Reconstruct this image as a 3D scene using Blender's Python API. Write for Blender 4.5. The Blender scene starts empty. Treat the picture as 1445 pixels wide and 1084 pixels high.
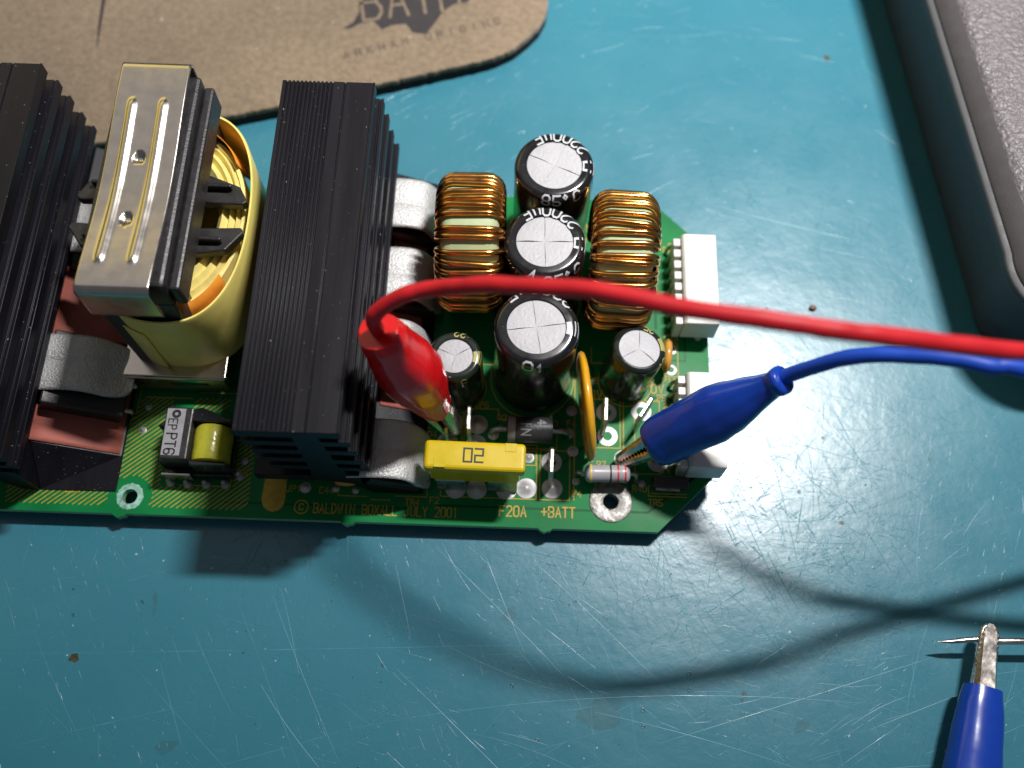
import bpy, bmesh, math, random
from mathutils import Vector, Matrix
random.seed(7)
S = 0.001                      # everything below is written in millimetres
scene = bpy.context.scene
col = scene.collection
pi = math.pi

# ------------------------------------------------------------------ camera
A, RO = math.radians(22.0), math.radians(2.0)
fw = Vector((0, math.sin(A), -math.cos(A)))
up0 = Vector((0, math.cos(A), math.sin(A)))
rt = Vector((1, 0, 0)) * math.cos(RO) + up0 * math.sin(RO)
up = Vector((1, 0, 0)) * -math.sin(RO) + up0 * math.cos(RO)
cam = bpy.data.cameras.new('camera')
cam.sensor_width = 36.0
cam.lens = 36.0 * 1400 / 1445
cam.clip_start = 0.005
cam.clip_end = 20
cam.dof.use_dof = True
cam.dof.focus_distance = 0.187
cam.dof.aperture_fstop = 10.5
cam_ob = bpy.data.objects.new('camera', cam)
m = Matrix.Identity(4)
for i in range(3):
    m[i][0], m[i][1], m[i][2] = rt[i], up[i], -fw[i]
m[0][3], m[1][3], m[2][3] = 0, 0, 197.6 * S
cam_ob.matrix_world = m
col.objects.link(cam_ob)
scene.camera = cam_ob

# ------------------------------------------------------------------ world, lamps, exposure
w = bpy.data.worlds.new('World')
scene.world = w
w.use_nodes = True
bg = w.node_tree.nodes['Background']
bg.inputs[0].default_value = (0.80, 0.86, 0.95, 1)
bg.inputs[1].default_value = 0.115


def area(name, loc, target, sx, sy, power, colour):
    l = bpy.data.lights.new(name, 'AREA')
    l.shape = 'RECTANGLE'
    l.size, l.size_y, l.energy, l.color = sx * S, sy * S, power, colour
    o = bpy.data.objects.new(name, l)
    o.location = Vector(loc) * S
    z = (Vector(loc) - Vector(target)).normalized()
    x = Vector((1, 0, 0)) if abs(z.x) < .8 else Vector((0, 1, 0))
    x = (x - z * x.dot(z)).normalized()          # the lamp's long side runs along the bench
    o.rotation_euler = Matrix((x, z.cross(x), z)).transposed().to_euler()
    col.objects.link(o)
    return o


LAMP = (150, 240, 480)
area('bench_lamp', LAMP, (45, 285, 0), 72, 20, 1.78, (1.0, 0.97, 0.95)).data.spread = math.radians(95)
area('clip_reflection_fill', (-330, 480, 700), (-60, 90, 20), 620, 620, 0.42, (1.0, 0.93, 0.88))  # added dim panel, no real lamp: gives the steel clip something to reflect
area('warm_reflection_fill', (-560, 640, 400), (-70, 100, 40), 700, 330, 0.85, (1.0, 0.78, 0.14))  # added yellow panel out of view, tints the steel clip's reflection

scene.view_settings.view_transform = 'Standard'
scene.view_settings.look = 'None'
scene.view_settings.exposure = 0.0
scene.view_settings.gamma = 1.0

# ------------------------------------------------------------------ materials
MT = {}


def nn(nt, t, **kw):
    n = nt.nodes.new(t)
    for k, v in kw.items():
        setattr(n, k, v)
    return n


def M(name, c, rough=.5, metal=0., var=.12, vs=250., bump=0., bs=1500., coat=0., spec=.5,
      trans=0., sss=0., speck=0., rvar=.08, ior=1.45, stretch=None, bdist=.0002):
    mt = bpy.data.materials.new(name)
    mt.use_nodes = True
    nt = mt.node_tree
    b = nt.nodes['Principled BSDF']
    b.inputs['Roughness'].default_value = rough
    b.inputs['Metallic'].default_value = metal
    b.inputs['Specular IOR Level'].default_value = spec
    b.inputs['Coat Weight'].default_value = coat
    b.inputs['Coat Roughness'].default_value = .12
    b.inputs['Transmission Weight'].default_value = trans
    b.inputs['IOR'].default_value = ior
    if sss:
        b.inputs['Subsurface Weight'].default_value = sss
        b.inputs['Subsurface Radius'].default_value = (.002, .001, .001)
        b.inputs['Subsurface Scale'].default_value = 1
    tc = nn(nt, 'ShaderNodeTexCoord')
    vec = tc.outputs['Object']
    if stretch:
        mp = nn(nt, 'ShaderNodeMapping')
        mp.inputs['Scale'].default_value = stretch
        nt.links.new(vec, mp.inputs[0])
        vec = mp.outputs[0]
    n1 = nn(nt, 'ShaderNodeTexNoise')
    n1.inputs['Scale'].default_value = vs
    n1.inputs['Detail'].default_value = 6
    nt.links.new(vec, n1.inputs['Vector'])
    mr = nn(nt, 'ShaderNodeMapRange')
    mr.inputs[1].default_value, mr.inputs[2].default_value = .25, .75
    mr.inputs[3].default_value, mr.inputs[4].default_value = 1 - var, 1 + var
    nt.links.new(n1.outputs[0], mr.inputs[0])
    mx = nn(nt, 'ShaderNodeMix', data_type='RGBA', blend_type='MULTIPLY')
    mx.inputs[0].default_value = 1
    mx.inputs[6].default_value = (*c, 1)
    nt.links.new(mr.outputs[0], mx.inputs[7])
    out = mx.outputs[2]
    if speck:
        n3 = nn(nt, 'ShaderNodeTexNoise')
        n3.inputs['Scale'].default_value = 1900
        n3.inputs['Detail'].default_value = 3
        nt.links.new(tc.outputs['Object'], n3.inputs['Vector'])
        r3 = nn(nt, 'ShaderNodeMapRange')
        r3.inputs[1].default_value, r3.inputs[2].default_value = .70, .78
        r3.inputs[4].default_value = speck
        nt.links.new(n3.outputs[0], r3.inputs[0])
        m3 = nn(nt, 'ShaderNodeMix', data_type='RGBA')
        m3.inputs[7].default_value = (.55, .53, .5, 1)
        nt.links.new(r3.outputs[0], m3.inputs[0])
        nt.links.new(out, m3.inputs[6])
        out = m3.outputs[2]
    nt.links.new(out, b.inputs['Base Color'])
    r2 = nn(nt, 'ShaderNodeMapRange')
    r2.inputs[1].default_value, r2.inputs[2].default_value = .3, .7
    r2.inputs[3].default_value, r2.inputs[4].default_value = max(.02, rough - rvar), min(1, rough + rvar)
    nt.links.new(n1.outputs[0], r2.inputs[0])
    nt.links.new(r2.outputs[0], b.inputs['Roughness'])
    if bump:
        n2 = nn(nt, 'ShaderNodeTexNoise')
        n2.inputs['Scale'].default_value = bs
        n2.inputs['Detail'].default_value = 4
        nt.links.new(vec, n2.inputs['Vector'])
        bp = nn(nt, 'ShaderNodeBump')
        bp.inputs['Strength'].default_value = bump
        bp.inputs['Distance'].default_value = bdist
        nt.links.new(n2.outputs[0], bp.inputs['Height'])
        nt.links.new(bp.outputs[0], b.inputs['Normal'])
        if coat:
            nt.links.new(bp.outputs[0], b.inputs['Coat Normal'])
    MT[name] = mt
    return mt


M('mask', (.006, .165, .045), .40, var=.18, vs=90, bump=.10, bs=420, spec=.12)
M('trace', (.004, .085, .028), .40, var=.15, vs=120, spec=.12)
M('board_edge', (.20, .42, .24), .6, var=.2, vs=500, bump=.4, bs=3000)
M('silk', (.44, .30, .03), .6, var=.25, vs=900)
M('bare_rim', (.24, .46, .37), .6, var=.6, vs=900, bump=.8, bs=1600)
M('tin', (.48, .47, .45), .36, 1, var=.22, vs=500, bump=.45, bs=900, rvar=.15)
M('solder', (.46, .46, .46), .5, .4, var=.18, vs=800, bump=.3, bs=900)
M('ring_tin', (.27, .265, .25), .55, 1, var=.45, vs=700, bump=.9, bs=900, rvar=.2)
M('anodised', (.007, .0065, .010), .40, var=.3, vs=300, bump=.12, bs=900, speck=.6, spec=.27,
  stretch=(1, .08, 1))
M('alu_clip', (.52, .52, .515), .46, .4, var=.10, vs=500, bump=.9, bs=2300, bdist=.0003)
M('package', (.018, .017, .017), .42, var=.3, vs=500, bump=.3, bs=2500, speck=.3)
M('silicone', (.36, .10, .075), .65, var=.15, vs=300, bump=.2)
M('steel', (.56, .51, .46), .23, 1, var=.06, vs=400, bump=.06, bs=500, rvar=.03)
M('ferrite', (.022, .021, .023), .40, var=.3, vs=700, bump=.3, bs=2200, speck=.35)
M('tape', (.88, .73, .20), .36, var=.10, vs=160, bump=.25, bs=260, sss=.15)
M('tape_inner', (.80, .68, .24), .36, var=.18, vs=300, bump=.5, bs=380)
M('kapton', (.70, .26, .03), .30, var=.2, vs=300, bump=.3, bs=300)
M('winding_yellow', (.52, .50, .04), .30, var=.14, vs=500, bump=.4, bs=900, coat=.3)
M('label_silver', (.32, .32, .34), .42, .3, var=.08, vs=600)
M('print_black', (.012, .012, .012), .5, var=.2)
M('copper', (.74, .34, .085), .20, 1, var=.22, vs=260, bump=.06, bs=500, rvar=.06)
M('core_green', (.36, .44, .25), .50, var=.08, vs=200, bump=.2, bs=900)
M('sleeve', (.010, .010, .012), .20, var=.3, vs=300, bump=.06, bs=350, speck=.25, coat=.3)
M('sleeve_green', (.010, .016, .012), .18, var=.3, vs=300, bump=.05, bs=350, coat=.4)
M('can_top', (.40, .40, .42), .58, .12, var=.08, vs=500, bump=.5, bs=1500)
M('cap_print', (.48, .50, .52), .45, var=.08, vs=700)
M('cap_print_olive', (.34, .32, .10), .5, var=.15, vs=700)
M('mov', (.66, .33, .012), .26, var=.16, vs=200, bump=.2, bs=260, coat=.4)
M('ceramic', (.55, .27, .05), .30, var=.15, vs=500, bump=.2, bs=600, coat=.3)
M('resistor', (.34, .33, .355), .34, var=.08, vs=600, coat=.3)
M('band_red', (.55, .03, .04), .35)
M('band_yellow', (.66, .50, .06), .35)
M('diode', (.030, .030, .033), .40, var=.25, vs=500, bump=.35, bs=1600)
M('diode_band', (.22, .22, .235), .45, var=.1)
M('nylon', (.66, .65, .62), .38, var=.04, vs=300, bump=.06, bs=700, sss=.1)
M('fuse_yellow', (.58, .43, .006), .30, var=.06, vs=200, bump=.08, bs=600, sss=.08)
M('red_vinyl', (.62, .006, .010), .24, var=.10, vs=120, bump=.25, bs=130, coat=.25)
M('red_wire', (.56, .012, .020), .5, var=.14, vs=120, bump=.2, bs=200)
M('blue_vinyl', (.005, .042, .34), .26, var=.10, vs=120, bump=.20, bs=130, coat=.25)
M('blue_wire', (.006, .06, .46), .5, var=.14, vs=120, bump=.2, bs=200)
M('brass_jaw', (.55, .42, .26), .28, 1, var=.25, vs=500, bump=.3, bs=900)
M('nickel', (.66, .60, .55), .26, 1, var=.16, vs=500, bump=.25, bs=700)
M('case_smooth', (.062, .057, .062), .52, var=.08, vs=400, bump=.25, bs=2600)
M('case_dark', (.050, .052, .056), .55, var=.08, vs=300, bump=.15, bs=2600)
M('rubber', (.012, .012, .012), .9, var=.3, vs=900, bump=.8, bs=2500)
M('pad_print', (.030, .026, .028), .85, var=.35, vs=500, bump=.4, bs=3000)
M('pad_print_faded', (.085, .066, .055), .9, var=.5, vs=900, bump=.4, bs=3000)
M('crumb', (.14, .05, .02), .5, var=.4, vs=2000, bump=.6)
M('dirt', (.16, .12, .04), .7, var=.5, vs=900)


def case_texture():
    mt = M('case_grain', (.125, .112, .120), .40, var=.06, vs=300)
    nt = mt.node_tree
    tc = nn(nt, 'ShaderNodeTexCoord')
    v = nn(nt, 'ShaderNodeTexNoise')
    v.inputs['Scale'].default_value = 900
    v.inputs['Detail'].default_value = 2.5
    nt.links.new(tc.outputs['Object'], v.inputs['Vector'])
    b = nn(nt, 'ShaderNodeBump')
    b.inputs['Strength'].default_value = 1
    b.inputs['Distance'].default_value = .0007
    nt.links.new(v.outputs[0], b.inputs['Height'])
    nt.links.new(b.outputs[0], nt.nodes['Principled BSDF'].inputs['Normal'])


case_texture()


def pad_material():
    mt = M('pad_cloth', (.195, .148, .100), .92, var=.22, vs=26, spec=.15)
    nt = mt.node_tree
    b = nt.nodes['Principled BSDF']
    b.inputs['Sheen Weight'].default_value = .35
    b.inputs['Sheen Roughness'].default_value = .5
    tc = nn(nt, 'ShaderNodeTexCoord')
    base = b.inputs['Base Color'].links[0].from_socket
    # woven grain
    v = nn(nt, 'ShaderNodeTexVoronoi')
    v.inputs['Scale'].default_value = 2100
    nt.links.new(tc.outputs['Object'], v.inputs['Vector'])
    n = nn(nt, 'ShaderNodeTexNoise')
    n.inputs['Scale'].default_value = 700
    n.inputs['Detail'].default_value = 5
    nt.links.new(tc.outputs['Object'], n.inputs['Vector'])
    ad = nn(nt, 'ShaderNodeMath', operation='ADD')
    nt.links.new(v.outputs['Distance'], ad.inputs[0])
    nt.links.new(n.outputs[0], ad.inputs[1])
    bp = nn(nt, 'ShaderNodeBump')
    bp.inputs['Strength'].default_value = .8
    bp.inputs['Distance'].default_value = .0003
    nt.links.new(ad.outputs[0], bp.inputs['Height'])
    nt.links.new(bp.outputs[0], b.inputs['Normal'])
    mr = nn(nt, 'ShaderNodeMapRange')
    mr.inputs[1].default_value, mr.inputs[2].default_value = .3, .7
    mr.inputs[3].default_value, mr.inputs[4].default_value = .82, 1.18
    nt.links.new(n.outputs[0], mr.inputs[0])
    mx = nn(nt, 'ShaderNodeMix', data_type='RGBA', blend_type='MULTIPLY')
    mx.inputs[0].default_value = 1
    nt.links.new(base, mx.inputs[6])
    nt.links.new(mr.outputs[0], mx.inputs[7])
    # pale lint
    l = nn(nt, 'ShaderNodeTexNoise')
    l.inputs['Scale'].default_value = 260
    l.inputs['Detail'].default_value = 2
    nt.links.new(tc.outputs['Object'], l.inputs['Vector'])
    lr = nn(nt, 'ShaderNodeMapRange')
    lr.inputs[1].default_value, lr.inputs[2].default_value = .735, .80
    lr.inputs[4].default_value = .7
    nt.links.new(l.outputs[0], lr.inputs[0])
    m2 = nn(nt, 'ShaderNodeMix', data_type='RGBA')
    m2.inputs[7].default_value = (.62, .56, .48, 1)
    nt.links.new(lr.outputs[0], m2.inputs[0])
    nt.links.new(mx.outputs[2], m2.inputs[6])
    nt.links.new(m2.outputs[2], b.inputs['Base Color'])


pad_material()


def table_material():
    mt = bpy.data.materials.new('bench_mat')
    mt.use_nodes = True
    nt = mt.node_tree
    b = nt.nodes['Principled BSDF']
    tc = nn(nt, 'ShaderNodeTexCoord')
    o = tc.outputs['Object']
    lk = nt.links.new

    def noise(scale, detail=5, vec=o, rough=.55):
        n = nn(nt, 'ShaderNodeTexNoise')
        n.inputs['Scale'].default_value = scale
        n.inputs['Detail'].default_value = detail
        n.inputs['Roughness'].default_value = rough
        lk(vec, n.inputs['Vector'])
        return n.outputs[0]

    def rng(v, a, c, d, e):
        r = nn(nt, 'ShaderNodeMapRange')
        for i, q in enumerate((a, c, d, e)):
            r.inputs[i + 1].default_value = q
        lk(v, r.inputs[0])
        return r.outputs[0]

    def math2(op, x, y):
        q = nn(nt, 'ShaderNodeMath', operation=op)
        for i, z in enumerate((x, y)):
            if isinstance(z, (int, float)):
                q.inputs[i].default_value = z
            else:
                lk(z, q.inputs[i])
        return q.outputs[0]

    # hair-fine scuffs: strongly stretched noise in several directions
    scuffs = None
    for k, (ang, sc, lo) in enumerate([(12, 2600, .70), (-34, 2200, .70), (63, 2700, .70), (100, 2400, .705), (-68, 2900, .70), (38, 2100, .71)]):
        mp = nn(nt, 'ShaderNodeMapping')
        mp.inputs['Rotation'].default_value = (0, 0, math.radians(ang))
        mp.inputs['Location'].default_value = (k * .37, k * .11, 0)
        lk(o, mp.inputs[0])
        mp2 = nn(nt, 'ShaderNodeMapping')
        mp2.inputs['Scale'].default_value = (.026, 1, 1)
        lk(mp.outputs[0], mp2.inputs[0])
        # bend the lines a little
        dn = nn(nt, 'ShaderNodeTexNoise')
        dn.inputs['Scale'].default_value = 14
        lk(o, dn.inputs['Vector'])
        va = nn(nt, 'ShaderNodeVectorMath', operation='SCALE')
        va.inputs['Scale'].default_value = .006
        lk(dn.outputs['Color'], va.inputs[0])
        ad = nn(nt, 'ShaderNodeVectorMath', operation='ADD')
        lk(mp2.outputs[0], ad.inputs[0])
        lk(va.outputs[0], ad.inputs[1])
        s = rng(noise(sc, 2, ad.outputs[0]), lo, lo + .05, 0, 1)
        scuffs = s if scuffs is None else math2('MAXIMUM', scuffs, s)
    patch = rng(noise(16, 3), .40, .60, .05, 1)
    scuffs = math2('MULTIPLY', scuffs, patch)
    base = nn(nt, 'ShaderNodeMix', data_type='RGBA')
    base.inputs[6].default_value = (.026, .152, .212, 1)
    base.inputs[7].default_value = (.036, .182, .240, 1)
    lk(rng(noise(9, 6), .35, .65, 0, 1), base.inputs[0])
    lite = nn(nt, 'ShaderNodeMix', data_type='RGBA')
    lite.inputs[7].default_value = (.16, .34, .40, 1)
    lk(base.outputs[2], lite.inputs[6])
    lk(math2('MULTIPLY', scuffs, .18), lite.inputs[0])
    # brown stains with their own outline
    st = rng(noise(42, 5), .705, .74, 0, .55)
    stain = nn(nt, 'ShaderNodeMix', data_type='RGBA')
    stain.inputs[7].default_value = (.085, .085, .035, 1)
    lk(lite.outputs[2], stain.inputs[6])
    lk(st, stain.inputs[0])
    # fine pale dust
    du = rng(noise(900, 1), .765, .80, 0, .7)
    dust = nn(nt, 'ShaderNodeMix', data_type='RGBA')
    dust.inputs[7].default_value = (.5, .55, .55, 1)
    lk(stain.outputs[2], dust.inputs[6])
    lk(du, dust.inputs[0])
    lk(dust.outputs[2], b.inputs['Base Color'])
    lk(rng(noise(60, 5), .3, .7, .25, .34), b.inputs['Roughness'])
    b.inputs['Specular IOR Level'].default_value = .55
    h = math2('ADD', math2('MULTIPLY', noise(430, 5, rough=.6), .55), math2('MULTIPLY', noise(90, 4), 1.2))
    h = math2('SUBTRACT', h, math2('MULTIPLY', scuffs, 1.3))
    bp = nn(nt, 'ShaderNodeBump')
    bp.inputs['Strength'].default_value = .5
    bp.inputs['Distance'].default_value = .00014
    lk(h, bp.inputs['Height'])
    lk(bp.outputs[0], b.inputs['Normal'])
    MT['bench'] = mt


table_material()
M('scratch', (.050, .205, .265), .36, var=.3, vs=200, rvar=.1)
M('dent', (.022, .10, .13), .34, var=.4, vs=900, rvar=.12)


# ------------------------------------------------------------------ mesh helpers
class MB:
    def __init__(s):
        s.v, s.f = [], []

    def add(s, vs, fs):
        o = len(s.v)
        s.v += [tuple(p) for p in vs]
        s.f += [tuple(o + i for i in f) for f in fs]
        return s

    def box(s, x0, x1, y0, y1, z0, z1):
        return s.add([(x0, y0, z0), (x1, y0, z0), (x1, y1, z0), (x0, y1, z0), (x0, y0, z1), (x1, y0, z1), (x1, y1, z1), (x0, y1, z1)],
                     [(0, 3, 2, 1), (4, 5, 6, 7), (0, 1, 5, 4), (1, 2, 6, 5), (2, 3, 7, 6), (3, 0, 4, 7)])

    def prism(s, poly, a, b, axis='y'):
        n = len(poly)

        def pt(p, t):
            return {'y': (p[0], t, p[1]), 'z': (p[0], p[1], t), 'x': (t, p[0], p[1])}[axis]
        vs = [pt(p, a) for p in poly] + [pt(p, b) for p in poly]
        fs = [tuple(range(n)), tuple(range(2 * n - 1, n - 1, -1))]
        fs += [(i, i + n, (i + 1) % n + n, (i + 1) % n) for i in range(n)]
        return s.add(vs, fs)

    def lathe(s, prof, n=32, c=(0, 0, 0), cap0=True, cap1=True):
        vs, fs = [], []
        for r, z in prof:
            for k in range(n):
                a = 2 * pi * k / n
                vs.append((c[0] + r * math.cos(a), c[1] + r * math.sin(a), c[2] + z))
        m_ = len(prof)
        for i in range(m_ - 1):
            for k in range(n):
                fs.append((i * n + k, i * n + (k + 1) % n, (i + 1) * n + (k + 1) % n, (i + 1) * n + k))
        if cap0:
            fs.append(tuple(range(n - 1, -1, -1)))
        if cap1:
            fs.append(tuple((m_ - 1) * n + k for k in range(n)))
        return s.add(vs, fs)

    def tube(s, path, rad, n=8, cap=True, flat=None, upv=(0, 0, 1)):
        P = [Vector(p) for p in path]
        m_ = len(P)
        if isinstance(rad, (int, float)):
            rad = [rad] * m_
        vs, fs = [], []
        ref = Vector(upv)
        for i in range(m_):
            t = (P[min(i + 1, m_ - 1)] - P[max(i - 1, 0)])
            if t.length < 1e-9:
                t = Vector((0, 0, 1))
            t.normalize()
            a = ref - t * ref.dot(t)
            if a.length < .05:
                a = Vector((1, 0, 0)) - t * t.x
                if a.length < .05:
                    a = Vector((0, 1, 0)) - t * t.y
            a.normalize()
            ref = a
            b_ = t.cross(a)
            fl = flat[i] if flat else 1
            for k in range(n):
                q = 2 * pi * k / n
                vs.append(P[i] + a * (math.cos(q) * rad[i] * fl) + b_ * (math.sin(q) * rad[i]))
        for i in range(m_ - 1):
            for k in range(n):
                fs.append((i * n + k, i * n + (k + 1) % n, (i + 1) * n + (k + 1) % n, (i + 1) * n + k))
        if cap:
            fs.append(tuple(range(n - 1, -1, -1)))
            fs.append(tuple((m_ - 1) * n + k for k in range(n)))
        return s.add(vs, fs)

    def ribbon(s, pl, w, fn):
        """flat strip along a 2-D polyline, mitred; fn maps (x, y) to a point"""
        pts = [Vector(p) for p in pl]
        closed = (pts[0] - pts[-1]).length < 1e-6 and len(pts) > 3
        if closed:
            pts = pts[:-1]
        n = len(pts)
        L, R = [], []
        for i in range(n):
            if closed:
                a, b_ = pts[i - 1], pts[(i + 1) % n]
            else:
                a, b_ = pts[max(i - 1, 0)], pts[min(i + 1, n - 1)]
            d1, d2 = (pts[i] - a), (b_ - pts[i])
            if d1.length < 1e-9:
                d1 = d2
            if d2.length < 1e-9:
                d2 = d1
            d1, d2 = d1.normalized(), d2.normalized()
            n1, n2 = Vector((-d1.y, d1.x)), Vector((-d2.y, d2.x))
            mm = n1 + n2
            mm = mm.normalized() if mm.length > .2 else n1
            k = w / 2 / max(.5, mm.dot(n1))
            e = Vector((0, 0))
            if not closed and i == 0:
                e = -d1 * w * .4
            if not closed and i == n - 1:
                e = d1 * w * .4
            L.append(pts[i] + mm * k + e)
            R.append(pts[i] - mm * k + e)
        vs = [fn(p.x, p.y) for p in R] + [fn(p.x, p.y) for p in L]
        fs = [(i, i + 1, n + i + 1, n + i) for i in range(n - 1)]
        if closed:
            fs.append((n - 1, 0, n, 2 * n - 1))
        return s.add(vs, fs)

    def grid(s, fn, nu, nv):
        vs = [fn(i / nu, j / nv) for i in range(nu + 1) for j in range(nv + 1)]
        fs = [(i * (nv + 1) + j, (i + 1) * (nv + 1) + j, (i + 1) * (nv + 1) + j + 1, i * (nv + 1) + j + 1) for i in range(nu) for j in range(nv)]
        return s.add(vs, fs)

    def mesh(s, name, mat, smooth=True, ang=.6, fix=True):
        me = bpy.data.meshes.new(name)
        me.from_pydata([(x * S, y * S, z * S) for x, y, z in s.v], [], s.f)
        bm = bmesh.new()
        bm.from_mesh(me)
        if fix:
            bmesh.ops.recalc_face_normals(bm, faces=bm.faces)
        for f in bm.faces:
            f.smooth = smooth
        if smooth:
            for e in bm.edges:
                if len(e.link_faces) == 2 and e.calc_face_angle(0) > ang:
                    e.smooth = False
        bm.to_mesh(me)
        bm.free()
        me.materials.append(MT[mat])
        return me


WP = {}                       # world position of every object's origin, mm


def link(name, data, parent=None, at=None, rot=None):
    o = bpy.data.objects.new(name, data)
    col.objects.link(o)
    pw = WP[parent.name] if parent else Vector((0, 0, 0))
    at = Vector(at) if at is not None else Vector(pw)
    if parent:
        o.parent = parent
    o.location = (at - pw) * S
    if rot:
        o.rotation_euler = rot
    WP[o.name] = at
    return o


def sub(name, data, parent, loc=(0, 0, 0), rot=None):
    """a child given in its parent's own (possibly turned) coordinates"""
    o = bpy.data.objects.new(name, data)
    col.objects.link(o)
    o.parent = parent
    o.location = Vector(loc) * S
    if rot:
        o.rotation_euler = rot
    WP[o.name] = WP[parent.name] + Vector(loc)
    return o


def tag(o, label=None, cat=None, group=None, kind=None):
    for k, v in (('label', label), ('category', cat), ('group', group), ('kind', kind)):
        if v:
            o[k] = v
    return o


def bevel(o, wd, seg=2, ang=.5):
    b = o.modifiers.new('bevel', 'BEVEL')
    b.width = wd * S
    b.segments = seg
    b.limit_method = 'ANGLE'
    b.angle_limit = ang
    b.harden_normals = False
    return o


def solid(o, t, off=0):
    b = o.modifiers.new('solid', 'SOLIDIFY')
    b.thickness = t * S
    b.offset = off
    return o


def catmull(pts, per=10):
    P = [Vector(p) for p in pts]
    P = [P[0] * 2 - P[1]] + P + [P[-1] * 2 - P[-2]]
    out = []
    for i in range(1, len(P) - 2):
        for k in range(per):
            t = k / per
            a, b, c, d = P[i - 1], P[i], P[i + 1], P[i + 2]
            out.append(.5 * ((2 * b) + (c - a) * t + (2 * a - 5 * b + 4 * c - d) * t * t + (3 * b - a - 3 * c + d) * t ** 3))
    out.append(P[-2])
    return out


# ------------------------------------------------------------------ stroke lettering
FONT = {
    'A': '00-26-40,12-32', 'B': '00-06-36-45-44-33-03,33-42-41-30-00', 'C': '45-36-16-05-01-10-30-41',
    'D': '00-06-26-44-42-20-00', 'E': '40-00-06-46,03-33', 'F': '00-06-46,03-33', 'G': '45-36-16-05-01-10-30-41-43-23',
    'H': '00-06,40-46,03-43', 'I': '20-26', 'J': '01-10-20-31-36', 'K': '00-06,46-03-40', 'L': '06-00-40',
    'M': '00-06-23-46-40', 'N': '00-06-40-46', 'O': '10-01-05-16-36-45-41-30-10', 'P': '00-06-36-45-44-33-03',
    'R': '00-06-36-45-44-33-03,23-40', 'S': '01-10-30-41-42-33-13-04-05-16-36-45', 'T': '06-46,26-20',
    'U': '06-01-10-30-41-46', 'V': '06-20-46', 'W': '06-10-24-30-46', 'X': '00-46,06-40', 'Y': '06-23-46,23-20',
    '0': '10-01-05-16-36-45-41-30-10', '1': '15-26-20', '2': '05-16-36-45-44-00-40',
    '3': '05-16-36-45-44-33-42-41-30-10-01', '4': '30-36-02-42', '5': '46-06-03-33-42-41-30-10-01',
    '6': '45-36-16-05-01-10-30-41-42-33-13-02', '7': '06-46-10', '8': '13-04-05-16-36-45-44-33-13-02-01-10-30-41-42-33',
    '9': '01-10-30-41-45-36-16-05-04-13-33-44', '+': '03-43,21-25', 'u': '00-05,01-10-20-31-35,31-40', 'o': '14-05-16-25-14', '.': '20-21',
    'z': '06-46-43-03-00-40', 'q': '00-06-46-40-00'}


def text(mb, t, x, y, h, wd, pitch, fn, sw, centre=False, ang=0., fine=0.):
    if centre:
        x -= (pitch * (len(t) - 1) + wd) / 2 * math.cos(ang) - h / 2 * math.sin(ang)
        y -= (pitch * (len(t) - 1) + wd) / 2 * math.sin(ang) + h / 2 * math.cos(ang)
    ca, sa = math.cos(ang), math.sin(ang)
    k = 0
    for i, ch in enumerate(t):
        if ch == ' ':
            continue
        for st in FONT[ch].split(','):
            pl = []
            for q in st.split('-'):
                gx, gy = int(q[0]) / 4 * wd + i * pitch, int(q[1]) / 6 * h
                pl.append((x + gx * ca - gy * sa, y + gx * sa + gy * ca))
            if fine:
                fp = [pl[0]]
                for p_, q_ in zip(pl, pl[1:]):
                    nn_ = max(1, int(math.dist(p_, q_) / fine))
                    fp += [(p_[0] + (q_[0] - p_[0]) * j_ / nn_, p_[1] + (q_[1] - p_[1]) * j_ / nn_) for j_ in range(1, nn_ + 1)]
                pl = fp
            dz = .006 * (k % 3)
            k += 1
            mb.ribbon(pl, sw, lambda a, b, dz=dz: fn(a, b, dz))
    return mb


# ================================================================== SETTING: bench top
t = link('table_top', MB().box(-420, 420, -120, 520, -20, 0).mesh('table_top', 'bench', smooth=False))
tag(t, 'scratched teal bench mat under everything', kind='structure')


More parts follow.
